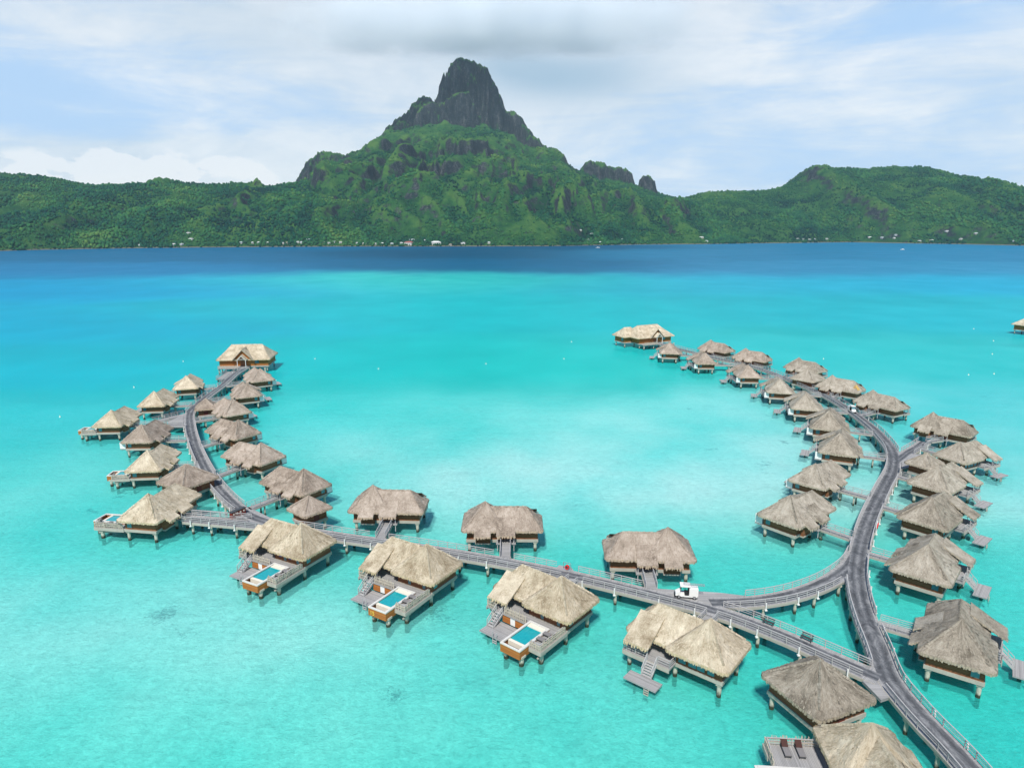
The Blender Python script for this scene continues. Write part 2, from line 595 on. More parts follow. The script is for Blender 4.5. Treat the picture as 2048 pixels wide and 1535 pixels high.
def stairs(root, mir, x0, x1, ya, za, yb, zb):
    st = MB()
    n = max(4, int(abs(za - zb) / .2))
    for i in range(n):
        t = (i + .5) / n
        y = ya + (yb - ya) * t; z = za + (zb - za) * t
        st.box(x0 + .08, x1 - .08, y - .15, y + .15, z - .06, z)
    for x in (x0, x1):
        st.bar((x, ya, za - .1), (x, yb, zb), .1, .26)
    s = st.build("stairs", M["rail"], root, mir)
    hr = MB()
    for x in (x0, x1):
        hr.bar((x, ya, za + .95), (x, yb, zb + .95), .09, .07)
        hr.bar((x, ya, za + .5), (x, yb, zb + .5), .05, .05)
        for t in (0, .5, 1):
            y = ya + (yb - ya) * t; z = za + (zb - za) * t
            hr.bar((x, y, z - .1), (x, y, z + .97), .08)
    hr.build("handrail", M["rail"], s, mir)


def window(root, mir, x0, x1, y0, y1, z0, z1, mull=0):
    """glazed panel on a wall plane (thin in x or y)"""
    f = MB()
    t = .07
    if x1 - x0 > y1 - y0:
        f.box(x0, x1, y0, y1, z0, z0 + t); f.box(x0, x1, y0, y1, z1 - t, z1)
        n = mull + 1
        for i in range(n + 1):
            x = x0 + (x1 - x0 - t) * i / n
            f.box(x, x + t, y0, y1, z0 + t, z1 - t)
        fr = f.build("window", M["wall"], root, mir)
        p = MB(); p.box(x0 + t, x1 - t, y0 + .02, y1 - .03, z0 + t, z1 - t)
    else:
        f.box(x0, x1, y0, y1, z0, z0 + t); f.box(x0, x1, y0, y1, z1 - t, z1)
        for y in (y0, y1 - t): f.box(x0, x1, y, y + t, z0 + t, z1 - t)
        fr = f.build("window", M["wall"], root, mir)
        p = MB(); p.box(x0 + .02, x1 - .03, y0 + t, y1 - t, z0 + t, z1 - t)
    p.build("pane", M["glass"], fr, mir)


def make_bungalow(kind, mir, thatch, seed):
    root = empty("thatched_bungalow")
    T = M[thatch]
    rf = MB()
    hip_roof(rf, -4, 4, -4, 4, 0, 0, 0, 4.02, 7.95, .8, 11, .42, seed, 260)
    hip_roof(rf, -2.6, 9.8, -3.9, 3.25, .7, 7.0, -.3, 4.0, 7.12, .8, 10, .42, seed + 1, 300)
    ro = rf.build("roof", T, root, mir)
    cp = MB(); cap_line(cp, (1.1, -.3, 7.1), (7.0, -.3, 7.12), seed=seed); cp.build("ridge_cap", T, ro, mir)
    for c in ((-3.3, -3.3), (-3.3, 3.3)):
        cp = MB(); cap_line(cp, (0, 0, 7.93), (c[0], c[1], 4.78), .3, .09, seed=seed + 2); cp.build("hip_cap", T, ro, mir)
    for c in (3.0, -3.5):
        cp = MB(); cap_line(cp, (7.0, -.3, 7.1), (9.2, c * .86 - .05, 4.75), .28, .08, seed=seed + 3); cp.build("hip_cap", T, ro, mir)
    aw = MB(); flap_roof(aw, 5.5, 8.85, .85, 6.18, 5.05, 3.92, .24, seed + 4)
    a1 = aw.build("deck_awning", T, root, mir)
    for x in (5.75, 8.6):
        ps = MB(); ps.bar((x, 4.55, 2.1), (x, 4.55, 3.95), .12); ps.build("awning_post", M["rail"], a1, mir)
    ae = MB(); flap_roof(ae, 1.95, 5.1, -1.9, 5.82, -4.85, 3.78, .24, seed + 5)
    a2 = ae.build("entrance_awning", T, root, mir)
    for x in (2.15, 4.9):
        ps = MB(); ps.bar((x, -4.45, .9), (x, -4.45, 3.8), .12); ps.build("awning_post", M["rail"], a2, mir)
    ab = MB(); flap_roof(ab, -1.75, 1.0, -3.3, 4.86, -5.0, 3.68, .22, seed + 6)
    ab.build("bay_roof", T, root, mir)
    # walls
    w = MB()
    w.box(-3.05, 3.2, -3.0, 2.9, FL, 4.6)
    w.box(3.2, 8.9, -2.9, 1.5, FL, 4.5)
    w.box(-1.55, .85, -3.7, -3.0, FL - .35, 4.2)
    w.build("wall", M["wall"], root, mir)
    fb = MB()
    fb.box(-3.2, 3.3, -3.15, 3.05, 1.82, FL)
    fb.box(3.3, 9.0, -3.05, 1.6, 1.82, FL)
    fb.box(-1.65, .95, -3.82, -3.15, 1.75, FL - .36)
    fb.build("floor_frame", M["beam"], root, mir)
    dr = MB(); dr.box(3.4, 4.5, -2.98, -2.88, FL + .02, 4.25)
    d = dr.build("door", M["redbrown"], root, mir)
    hd = MB(); hd.box(4.3, 4.36, -3.05, -2.98, 3.2, 3.4); hd.build("handle", M["steel"], d, mir)
    po = MB(); po.box(1.9, 5.2, -4.6, -3.06, 2.1, 2.29)
    po.build("porch_deck", M["deck"], root, mir)
    window(root, mir, -3.13, -3.03, 1.5, 2.5, FL + .25, 4.2)
    # lagoon side
    if kind in ("stair", "side"):
        dk = MB(); dk.box(2.7, 9.1, 1.62, 4.6, 2.05, 2.26)
        if kind == "side": dk.box(-3.1, 2.68, 3.07, 4.5, 2.05, 2.26)
        dk.build("lagoon_deck", M["deck"], root, mir)
        db = MB(); db.box(2.75, 9.05, 4.61, 4.7, 1.7, 2.24); db.box(9.11, 9.2, 1.7, 4.6, 1.7, 2.24)
        db.build("deck_fascia", M["beam"], root, mir)
        rl = MB()
        rail_run(rl, [(2.75, 3.1), (2.75, 4.55), (4.3, 4.55)] if kind == "stair" else [(-3.0, 4.42), (4.3, 4.42)], 2.26)
        rl.build("railing", M["rail"], root, mir)
        rl = MB(); rail_run(rl, [(5.8, 4.55), (9.05, 4.55), (9.05, 1.8)], 2.26)
        rl.build("railing", M["rail"], root, mir)
        stairs(root, mir, 4.4, 5.7, 4.65, 2.26, 6.0, .95)
        pl = MB(); pl.box(2.9, 7.2, 5.9, 7.7, .72, .9)
        p = pl.build("swim_platform", M["deck"], root, mir)
        ld = MB()
        for x in (3.75, 4.35): ld.bar((x, 7.75, .95), (x, 7.9, -.8), .06)
        for z in (.6, .3, 0, -.3): ld.bar((3.75, 7.8, z), (4.35, 7.8, z), .16, .05)
        ld.build("ladder", M["beam"], p, mir)
        piles(root, [(4.4, 6.8), (6.1, 6.8)], .72, mir, .16)
        for x0, x1, ml in ((-2.2, -1.2, 0), (-1.0, 1.2, 1), (1.4, 2.5, 0)):
            window(root, mir, x0, x1, 2.88, 2.98, FL + .15, 4.15, ml)
        if kind == "side":
            sc = MB()
            sc.box(-3.1, -3.0, 3.1, 4.45, FL, 3.95)
            sc.build("privacy_screen", M["white"], root, mir)
        window(root, mir, 4.2, 7.6, 1.48, 1.57, FL + .05, 4.2, 2)
        piles(root, [(-2.7, -2.6), (-2.7, 2.6), (3.0, -2.6), (3.0, 2.4), (8.5, -2.6), (8.5, 3.9), (3.6, -4.3), (5.4, 3.9)], 1.82, mir)
    else:
        de = 7.1 if kind == "shortpool" else 8.85
        dk = MB()
        dk.box(-3.2, -1.32 + (0 if mir > 0 else 1.45), 3.07, de, 2.05, 2.26)
        dk.box(-1.31 + (0 if mir > 0 else 1.45), 9.1, 3.07, 4.28, 2.05, 2.26)
        dk.box(1.9 + (0 if mir > 0 else 1.45), 9.1, 4.29, 5.0, 2.05, 2.26)
        dk.box(3.3, 9.1, 1.62, 3.06, 2.05, 2.26)
        dk.build("pool_deck", M["deck"], root, mir)
        db = MB(); db.box(-3.3, -3.21, 3.1, de, 1.72, 2.24); db.box(-3.3, -1.4, de + .01, de + .10, 1.72, 2.24); db.build("deck_fascia", M["beam"], root, mir)
        db = MB(); db.box(9.11, 9.2, 1.7, 5.0, 1.72, 2.24); db.build("deck_fascia", M["beam"], root, mir)
        db = MB(); db.bar((-3.1, 3.6, 1.75), (-2.6, de - .15, 1.0), .2, .2); db.build("brace", M["beam"], root, mir)
        # pool
        sh = 0.0 if mir > 0 else 1.45
        pe = 8.9 if kind == "shortpool" else 10.65
        de = pe - 1.8
        px0, px1, py0, py1 = -1.3 + sh, 1.88 + sh, 4.3, pe
        zb = 1.25
        ps = MB()
        ps.box(px0, px0 + .1, py0, py1, zb, 2.5); ps.box(px1 - .1, px1, py0, py1, zb, 2.5)
        ps.box(px0 + .1, px1 - .1, py1 - .1, py1, zb, 2.5); ps.box(px0 + .1, px1 - .1, py0 + .1, py1 - .1, zb, zb + .1)
        pool = ps.build("pool", M["clad"], root, mir)
        rm = MB()
        rm.box(px0 - .03, -.97 + sh, py0, py1 - .26, 2.38, 2.56); rm.box(1.62 + sh, px1 + .03, py0, py1 - .26, 2.38, 2.56)
        rm.box(px0 - .03, px1 + .03, py1 - .25, py1 + .03, 2.38, 2.53); rm.box(-.96 + sh, 1.61 + sh, py0, 4.62, 2.38, 2.56)
        rm.build("pool_rim", M["rim"], pool, mir)
        wr = MB(); wr.box(-.95 + sh, 1.6 + sh, pe - 1.7, pe - 1.25, 1.6, 2.36); wr.build("pool_weir", M["cream"], pool, mir)
        wr = MB(); wr.box(-.95 + sh, 1.6 + sh, 4.63, 5.4, 1.6, 2.4); wr.build("pool_step", M["cream"], pool, mir)
        cb = MB(); cb.box(-.95 + sh, 1.6 + sh, pe - 1.23, py1 - .27, 1.3, 1.75); cb.build("overflow_basin", M["darkmetal"], pool, mir)
        pw = MB(); pw.box(-.95 + sh, 1.6 + sh, 5.42, pe - 1.72, 1.4, 2.32); pw.build("pool_surface", M["pool"], pool, mir)
        tf = MB()
        twig_fence(tf, (-3.12, 3.4), (-3.12, de - .1), 2.26, 3.15, seed)
        twig_fence(tf, (-3.1, de - .07), (-1.45 + sh, de - .07), 2.26, 3.05, seed + 1)
        twig_fence(tf, (2.2, 4.93), (5.9, 4.93), 2.26, 3.3, seed + 2)
        twig_fence(tf, (9.02, 1.9), (9.02, 4.9), 2.26, 3.3, seed + 3)
        twig_fence(tf, (7.45, 4.93), (9.0, 4.93), 2.26, 3.3, seed + 4)
        tf.build("twig_fence", M["twig"], root, mir)
        ri = MB()
        rail_run(ri, [(-3.02, 3.5), (-3.02, de - .17), (-1.5, de - .17)], 2.26, .95, 2.2, (.95, .6, .28))
        ri.build("railing", M["rail"], root, mir)
        cl = MB(); cl.box(2.0, 4.1, 4.75, 4.88, .92, 2.04); cl.box(4.95, 6.3, 4.75, 4.88, .92, 2.04)
        cl.build("under_deck_cladding", M["clad"], root, mir)
        wd = MB(); wd.box(4.12, 4.93, 4.75, 4.87, .92, 2.04); wd.build("locker_door", M["white"], root, mir)
        ld = MB(); ld.box(1.92 + sh, 7.4, 5.05, 8.5, .72, .9)
        lo = ld.build("swim_platform", M["deck"], root, mir)
        la = MB()
        for x in (4.3, 4.95): la.bar((x, 8.55, 1.75), (x, 8.6, -.7), .07)
        for z in (.5, .2, -.1): la.bar((4.3, 8.6, z), (4.95, 8.6, z), .14, .05)
        la.build("ladder", M["rail"], lo, mir)
        stairs(root, mir, 6.2, 7.3, 5.0, 2.26, 7.0, .92)
        for x0, x1 in ((.6, 1.3), (-2.1, -1.4)): window(root, mir, x0, x1, 2.88, 2.98, FL + .1, 4.15)
        window(root, mir, 4.2, 7.6, 1.48, 1.57, FL + .05, 4.2, 2)
        piles(root, [(2.6, 7.6), (6.6, 7.6)], .72, mir, .16)
        piles(root, [(-2.7, -2.6), (-2.7, 2.6), (3.0, -2.6), (8.5, -2.6), (8.5, 4.3), (3.6, -4.3)], 1.82, mir)
        piles(root, [(-1.0 + sh, pe - .75), (1.5 + sh, pe - .75), (-2.6, de - .95)], 1.5, mir, .33)
    return root


# name, mirrored, x, y, heading, scale, kind, thatch, label, short phrase
BUNGALOWS = [
 (1, -104.09, 212.89, 106.7, .947, "stair", "gold", "farthest thatched bungalow on the outer side of the left arc", "farthest outer bungalow of the left arc"),
 (1, -103.39, 191.53, 97.4, .957, "stair", "gold", "thatched bungalow second from the far end on the left arc's outer side", "second farthest outer bungalow of the left arc"),
 (1, -104.16, 171.29, 94.2, .937, "shortpool", "gold", "leftmost bungalow of all, golden thatch, orange pool end over the lagoon", "leftmost golden bungalow of all"),
 (1, -89.46, 158.30, 92.4, .935, "side", "taupe", "grey brown bungalow between two golden ones on the left arc's outer side", "grey brown bungalow on the left arc's outer side"),
 (1, -77.81, 138.66, 95.9, .934, "shortpool", "gold", "golden bungalow with orange pool box directly behind the square left pavilion", "golden pool bungalow behind the square left pavilion"),
 (1, -64.49, 113.53, 80.9, .999, "pool", "gold", "large golden pool bungalow at the left end of the main boardwalk", "golden pool bungalow at the boardwalk's left end"),
 (-1, -40.93, 126.67, 146.5, .973, "side", "taupe", "taupe bungalow behind the small square hut on the left arc's inner side", "nearest inner bungalow of the left arc"),
 (-1, -55.34, 143.51, 151.3, .954, "side", "taupe", "taupe inner bungalow of the left arc, second from the near end", "second nearest inner bungalow of the left arc"),
 (-1, -67.41, 161.70, 146.1, .961, "side", "taupe", "taupe inner bungalow of the left arc, third from the near end", "third nearest inner bungalow of the left arc"),
 (-1, -76.89, 182.25, 130.2, .944, "side", "taupe", "taupe inner bungalow just right of the tiny hut on the left arc", "inner bungalow beside the tiny hut on the left arc"),
 (-1, -80.67, 202.25, 118.4, .950, "side", "taupe", "taupe inner bungalow second from the gabled house on the left arc", "inner bungalow second from the left gabled house"),
 (-1, -84.39, 223.76, 123.4, .966, "side", "taupe", "taupe inner bungalow right in front of the left gabled house", "inner bungalow in front of the left gabled house"),
 (1, 64.10, 273.75, 79.2, 1.004, "side", "taupe", "small far bungalow just in front of the right gabled house", "far bungalow in front of the right gabled house"),
 (1, 72.57, 252.96, 88.1, .971, "side", "taupe", "inner right arc bungalow, second from the gabled house", "second far inner bungalow of the right arc"),
 (1, 80.88, 229.51, 87.2, .981, "side", "taupe", "inner right arc bungalow, third from the gabled house", "third far inner bungalow of the right arc"),
 (1, 83.34, 207.50, 75.4, .979, "side", "grey", "inner right arc bungalow, fourth from the gabled house, below the square pavilion", "fourth inner bungalow of the right arc"),
 (1, 83.31, 187.69, 72.4, 1.011, "side", "grey", "inner right arc bungalow, fifth from the gabled house, left of the parked white cart", "fifth inner bungalow of the right arc"),
 (1, 80.93, 168.19, 64.6, 1.044, "side", "grey", "inner right arc bungalow, sixth from the gabled house, wide grey roof", "sixth inner bungalow of the right arc"),
 (1, 74.77, 149.08, 63.8, 1.032, "side", "grey", "inner right arc bungalow whose footbridge meets the boardwalk at the fork", "inner bungalow level with the right arc's fork"),
 (1, 60.95, 129.89, 42.5, .96, "side", "grey", "second nearest inner bungalow of the right arc, with a frosted white screen", "second nearest inner bungalow of the right arc"),
 (1, 48.99, 112.52, 39.2, 1.014, "side", "grey", "nearest inner bungalow of the right arc, beside the open turquoise shallows", "nearest inner bungalow of the right arc"),
 (1, 83.06, 281.64, 307.4, 1.003, "stair", "taupe", "farthest outer bungalow of the right arc, right of the gabled house", "farthest outer bungalow of the right arc"),
 (1, 91.06, 261.97, 314.8, .990, "stair", "taupe", "outer right arc bungalow second from the far end", "second farthest outer bungalow of the right arc"),
 (1, 103.93, 242.83, 304.2, .978, "stair", "grey", "outer right arc bungalow half hidden behind the square pavilion", "outer bungalow behind the far square pavilion"),
 (1, 102.44, 213.03, 312.5, .976, "stair", "grey", "outer right arc bungalow with a bright straw patch on its roof", "outer bungalow with a straw patch on its roof"),
 (1, 105.02, 192.83, 299.8, .970, "stair", "grey", "outer right arc bungalow directly right of the small white cart", "outer bungalow right of the small white cart"),
 (1, 107.63, 168.17, 312.9, .988, "stair", "grey", "outer right arc bungalow at the end of the forked spur", "outer bungalow at the end of the forked spur"),
 (-1, 99.39, 144.45, 26.3, .938, "stair", "grey", "outer right bungalow behind the small hut at the fork", "outer bungalow behind the hut at the fork"),
 (-1, 84.40, 127.77, 36.6, 1.010, "stair", "grey", "outer right bungalow with pale patches on its deck awning", "outer bungalow with a patched awning"),
 (-1, 73.34, 111.49, 40.2, 1.022, "stair", "grey", "outer right bungalow third from the near end", "third nearest outer bungalow of the right arc"),
 (-1, 61.86, 93.40, 48.3, 1.016, "stair", "grey", "outer right bungalow second from the near end, stairs to a swim platform", "second nearest outer bungalow of the right arc"),
 (-1, 54.27, 73.76, 55.1, .999, "stair", "grey", "large nearest outer bungalow at the right edge, pale ridge capping", "nearest outer bungalow of the right arc"),
 (1, -33.70, 101.18, 152.3, .995, "pool", "gold", "leftmost golden pool bungalow of the front row below the main boardwalk", "leftmost pool bungalow of the front row"),
 (1, -12.77, 93.71, 148.5, 1.011, "pool", "gold", "middle golden pool bungalow of the front row, number on its pool end", "middle pool bungalow of the front row"),
 (1, 6.66, 84.25, 140.8, .998, "pool", "gold", "right golden pool bungalow of the front row, nearest the red reel", "right pool bungalow of the front row"),
 (1, 23.94, 73.89, 140.5, 1.003, "stair", "gold", "golden front row bungalow with stairs down to a floating swim platform, no pool", "golden front bungalow with the swim platform"),
 (-1, 34.34, 56.14, 265.4, .992, "pool", "gold", "golden bungalow cut off by the bottom edge, railed sun deck at its left", "golden bungalow at the bottom edge"),
 (1, -25.43, 117.65, 357.0, .996, "side", "taupe", "left one of three taupe bungalows standing behind the main boardwalk", "left bungalow behind the main boardwalk"),
 (1, -4.55, 109.90, 359.6, 1.001, "side", "taupe", "middle one of three taupe bungalows standing behind the main boardwalk", "middle bungalow behind the main boardwalk"),
 (-1, 24.45, 99.43, 176.9, 1.010, "side", "taupe", "right one of three taupe bungalows behind the boardwalk, nearest the utility cart", "right bungalow behind the main boardwalk"),
]

protos = {}
entr = []                      # entrance point, outward direction, phrase
poolv = []
for i, (mir, x, y, th, sc, kind, tc_, label, short) in enumerate(BUNGALOWS):
    key = (kind, mir, tc_)
    if key not in protos:
        protos[key] = make_bungalow(kind, mir, "thatch_" + tc_, 11 + 13 * len(protos))
        o = protos[key]
    else:
        o = copy_tree(protos[key])
    o.location = (x, y, FL * (1 - sc))
    o.rotation_euler = (0, 0, R(th))
    o.scale = (sc, sc, sc)
    tag(o, label, "bungalow", "overwater bungalows along the boardwalks")
    c, s = math.cos(R(th)), math.sin(R(th))
    def loc(lx, ly, x=x, y=y, c=c, s=s, sc=sc, mir=mir):
        ly *= mir
        return (x + sc * (lx * c - ly * s), y + sc * (lx * s + ly * c))
    e0 = loc(3.5, -4.62); e1 = loc(3.5, -5.62)
    entr.append((e0, (e1[0] - e0[0], e1[1] - e0[1]), short))
    if "pool" in kind: poolv.append((loc, th, mir, short))

# straw patch and number are part of the things that carry them
# ------------------------------------------------------------------ square huts and pavilions
def make_hut(h, rise, thatch, seed, open_=False):
    root = empty("thatched_pavilion")
    r_ = MB(); hip_roof(r_, -h, h, -h, h, 0, 0, 0, 4.02, 4.1 + rise, .8 if h > 3 else .5, 11, .42, seed, int(70 * h))
    ro = r_.build("roof", M["thatch_" + thatch], root)
    for c in ((-1, -1), (1, -1), (1, 1), (-1, 1)):
        cp = MB(); cap_line(cp, (0, 0, 4.08 + rise), (c[0] * h * .82, c[1] * h * .82, 4.1 + rise * .2), .3, .08, seed=seed)
        cp.build("hip_cap", M["thatch_" + thatch], ro)
    b = h - .9
    w = MB()
    w.box(-b, b, -b, b, FL, 4.5)
    w.build("wall", M["wall"], root)
    f = MB(); f.box(-b - .15, b + .15, -b - .15, b + .15, 1.82, FL); f.build("floor_frame", M["beam"], root)
    d = MB(); d.box(-.5, .5, -b - .07, -b, FL, 4.2); d.build("door", M["redbrown"], root)
    piles(root, [(-b + .3, -b + .3), (b - .3, -b + .3), (b - .3, b - .3), (-b + .3, b - .3)], 1.82, 1)
    return root


HUTS = [
 (33.95, 66.4, 23.1, 4.35, 3.55, "grey", "big square pavilion with a plain grey pyramid roof between both boardwalks"),
 (-65.6, 130.2, 60.0, 4.35, 3.4, "taupe", "square taupe pavilion beside the left arc's bend, in front of two golden bungalows"),
 (-86.6, 186.9, 20.0, 2.9, 2.6, "taupe", "tiny thatched hut at the left arc's fork"),
 (-36.8, 115.8, 50.0, 3.0, 2.5, "taupe", "small square brown hut beside the main boardwalk's left junction"),
 (99.4, 224.0, 38.0, 4.3, 3.4, "grey", "square pavilion with a plain pyramid roof far along the right arc"),
 (89.2, 139.6, 30.0, 3.1, 2.5, "grey", "small thatched hut at the fork of the right arc"),
]
for i, (x, y, th, h, rise, tc_, label) in enumerate(HUTS):
    o = make_hut(h, rise, tc_, 301 + 17 * i)
    o.location = (x, y, 0); o.rotation_euler = (0, 0, R(th))
    tag(o, label, "pavilion", "square thatched pavilions and huts")


# ------------------------------------------------------------------ gabled end houses
def make_gabled(seed, wing):
    root = empty("gabled_house")
    T = M["thatch_gold"]
    hx, hy = (9.9, 7.2) if not wing else (10.4, 7.2)
    r_ = MB(); hip_roof(r_, -hx, hx, -hy, hy, -5.8, 5.8, .3, 4.9, 9.6, .8, 12, .5, seed, 900)
    if wing: hip_roof(r_, -14.0, -4, -1.5, 8.5, -10.5, -7, 3.5, 4.9, 8.8, .8, 10, .5, seed + 1, 400)
    # front gable roof slopes
    for sg in (-1, 1):
        n = 8
        for i in range(n):
            a, b = i / n, (i + 1) / n
            p = [(sg * 3.9 * a, -hy - .7, 9.0 - 4.0 * a), (sg * 3.9 * b, -hy - .7, 9.0 - 4.0 * b), (sg * 3.9 * b, -hy + 3.8, 9.0 - 4.0 * b), (sg * 3.9 * a, -hy + 6.2, 9.0 - 4.0 * a)]
            q = [(v[0], v[1], v[2] - .3) for v in p]
            if sg < 0: p, q = p[::-1], q[::-1]
            u = [(v[1], v[2] * 1.4) for v in p]
            r_.face(p, u); r_.face(q[::-1])
            e = [p[0], p[1], q[1], q[0]] if sg > 0 else [p[2], p[3], q[3], q[2]]
            r_.face(e[::-1])
    ro = r_.build("roof", T, root)
    cp = MB(); cap_line(cp, (-5.8, .3, 9.6), (5.8, .3, 9.6), .45, .16, seed); cp.build("ridge_cap", T, ro)
    cp = MB(); cap_line(cp, (0, -hy - .7, 9.02), (0, -hy + 6, 9.02), .4, .13, seed + 1); cp.build("ridge_cap", T, ro)
    w = MB(); w.box(-8.9, 8.9, -hy + 1.1, hy - 1.2, 2.5, 5.6)
    if wing: w.box(-12.8, -8.95, -.4, 7.3, 2.5, 5.6)
    w.face([(-3.5, -hy + .2, 4.95), (3.5, -hy + .2, 4.95), (0, -hy + .2, 8.5)])
    w.build("wall", M["clad"], root)
    br = MB()
    for sg in (-1, 1): br.bar((sg * 3.7, -hy - .35, 5.05), (0, -hy - .35, 8.75), .14, .3)
    br.build("barge_board", M["darkmetal"], root)
    pr = MB()
    for sg in (-1, 1):
        p = [(0, -hy - 2.2, 7.2), (sg * 1.9, -hy - 2.2, 5.3), (sg * 1.9, -hy + .3, 5.3), (0, -hy + .3, 7.2)]
        if sg < 0: p = p[::-1]
        pr.face(p); pr.face([(v[0], v[1], v[2] - .25) for v in p][::-1])
        e = [(0, -hy - 2.2, 7.2), (sg * 1.9, -hy - 2.2, 5.3), (sg * 1.9, -hy - 2.2, 5.05), (0, -hy - 2.2, 6.95)]
        pr.face(e if sg < 0 else e[::-1])
    pc = pr.build("porch_roof", T, root)
    tr = MB()
    for sg in (-1, 1):
        tr.bar((sg * 1.6, -hy - 2.1, 5.15), (0, -hy - 2.1, 6.75), .12, .12); tr.bar((sg * 1.5, -hy - 2.1, 2.3), (sg * 1.5, -hy - 2.1, 5.2), .16)
    tr.bar((-1.2, -hy - 2.1, 5.6), (1.2, -hy - 2.1, 5.6), .1, .1)
    tr.build("porch_truss", M["white"], pc)
    d = MB(); d.box(-1.1, 1.1, -hy + 1.0, -hy + 1.08, 2.5, 5.2); d.build("door", M["wall"], root)
    window(root, 1, 4.0, 5.6, -hy + 1.0, -hy + 1.09, 3.4, 5.2, 0)
    if wing:
        window(root, 1, -12.88, -12.8, .6, 2.2, 3.0, 5.0, 0)
    f = MB(); f.box(-9.1, 9.1, -hy + .9, hy - 1.0, 2.05, 2.49)
    if wing: f.box(-13.0, -9.11, -.6, 7.5, 2.05, 2.49)
    f.build("floor_frame", M["beam"], root)
    dk = MB(); dk.box(-8.6, 2.4, -hy - 2.6, -hy + .88, 2.1, 2.3); dk.build("front_deck", M["deck"], root)
    tf = MB(); twig_fence(tf, (-8.5, -hy - 2.5), (-1.2, -hy - 2.5), 2.3, 3.3, seed); tf.build("twig_fence", M["twig"], root)
    piles(root, [(x, y) for x in (-8.3, -3, 2.5, 8.3) for y in (-hy - 1.8, -hy + 1.6, hy - 1.6)], 2.05, 1, .24)
    if wing: piles(root, [(-12.4, 0), (-12.4, 6.8)], 2.05, 1, .24)
    return root


G1 = make_gabled(501, False)
G1.location = (-102.2, 259.6, 0); G1.rotation_euler = (0, 0, R(6.5))
tag(G1, "large thatched house with a timber gable at the far end of the left arc", "house", "gabled houses at the arc ends")
pl = MB(); pl.box(-5.5, 1.0, -23.0, -9.9, .95, 1.15); p_ = pl.build("landing_stage", M["deck"], G1)
rl = MB(); rail_run(rl, [(-5.4, -10), (-5.4, -22.9), (.9, -22.9)], 1.15); rl.build("railing", M["rail"], p_)
piles(G1, [(-5.0, -22), (-5.0, -15), (.6, -22)], .95, 1, .24)
G2 = make_gabled(531, True)
G2.location = (62.6, 313.0, 0); G2.rotation_euler = (0, 0, R(26.0))
tag(G2, "large thatched house with gable and side wing at the right arc's far end", "house", "gabled houses at the arc ends")
G3 = copy_tree(G2)
G3.location = (62.6 + 210.5, 313.0 + 35.0, 0)
tag(G3, "thatched timber house cut off by the right edge of the photo", "house", "gabled houses at the arc ends")


# ------------------------------------------------------------------ boardwalks
def catmull(P, ds=1.6):
    P = [Vector(p) for p in P]
    Q = [P[0] * 2 - P[1]] + P + [P[-1] * 2 - P[-2]]
    out = []
    for i in range(1, len(Q) - 2):
        a, b, c, d = Q[i - 1:i + 3]
        n = max(2, int((c - b).length / ds))
        for j in range(n):
            t = j / n
            out.append(0.5 * ((2 * b) + (c - a) * t + (2 * a - 5 * b + 4 * c - d) * t * t + (3 * b - a - 3 * c + d) * t ** 3))
    out.append(Q[-2])
    return out


WALKS = {
 "left": ([(-99.9, 249), (-99.4, 239.5), (-96.8, 223.6), (-95.5, 211.5), (-93.9, 198.9), (-91.6, 187.5), (-85.9, 175.0), (-78.0, 159.9), (-69.5, 145.3), (-61.7, 133.1), (-54.2, 123.1), (-48.1, 116.7), (-43.5, 113.6)], 2.7, 1.8,
          "curved timber boardwalk of the left arc with dark wheel tracks"),
 "main": ([(-59.0, 115.4), (-53.5, 114.3), (-48.6, 113.3), (-42.5, 112.0), (-35.1, 109.8), (-27.6, 107.4), (-14.3, 103.4), (-1.9, 99.1), (9.6, 94.3), (19.9, 89.2), (28.6, 84.4), (34.4, 79.6), (38.4, 75.4), (42.2, 71.4), (43.2, 70.4)], 3.0, 1.7,
          "long straight timber boardwalk crossing the lagoon in the foreground"),
 "link": ([(28.0, 86.9), (33.6, 87.2), (40.0, 88.9), (46.6, 92.4), (52.6, 97.4), (56.0, 101.8)], 2.8, 1.9,
          "short curved timber boardwalk joining the main and right boardwalks"),
 "right": ([at(*p, 2.3) for p in ((2200, 1850), (2085, 1715), (1990, 1600), (1945, 1545), (1902, 1497), (1860, 1454), (1816, 1405), (1778, 1355), (1756, 1298), (1733, 1242), (1717, 1185), (1714, 1128))] + [(62.9, 112.4), (73.5, 127.6), (82.8, 140.5), (89.2, 152.3), (92.9, 163.9), (95.4, 175.9), (97.6, 193.0), (98.2, 209.5), (95.6, 232.9), (91.5, 252.9), (83.1, 267.9), (77.0, 281.8), (70.3, 295.7), (67.5, 303.9)], 3.0, 2.3,
          "long curved boardwalk of the right arc with a dark asphalt track"),
 "spur": ([(87.0, 146.5), (92.7, 152.3), (97.6, 156.7), (101.6, 160.6)], 2.8, 1.6,
          "short forked boardwalk spur on the right arc's outer side"),
 "leftfork": ([(-91.2, 187.2), (-94.2, 183.0), (-97.2, 178.4)], 2.2, 0,
          "short boardwalk branch at the left arc's fork"),
}
lines = {k: catmull(v[0]) for k, v in WALKS.items()}


def nearest(p, skip=None):
    best = (1e9, None, None)
    for k, L in lines.items():
        if k == skip: continue
        hw = WALKS[k][1] / 2
        for a, b in zip(L[:-1], L[1:]):
            ab = b - a
            t = max(0, min(1, (Vector(p) - a).dot(ab) / max(1e-9, ab.length_squared)))
            q = a + ab * t
            d = (Vector(p) - q).length - hw
            if d < best[0]: best = (d, q, k)
    return best


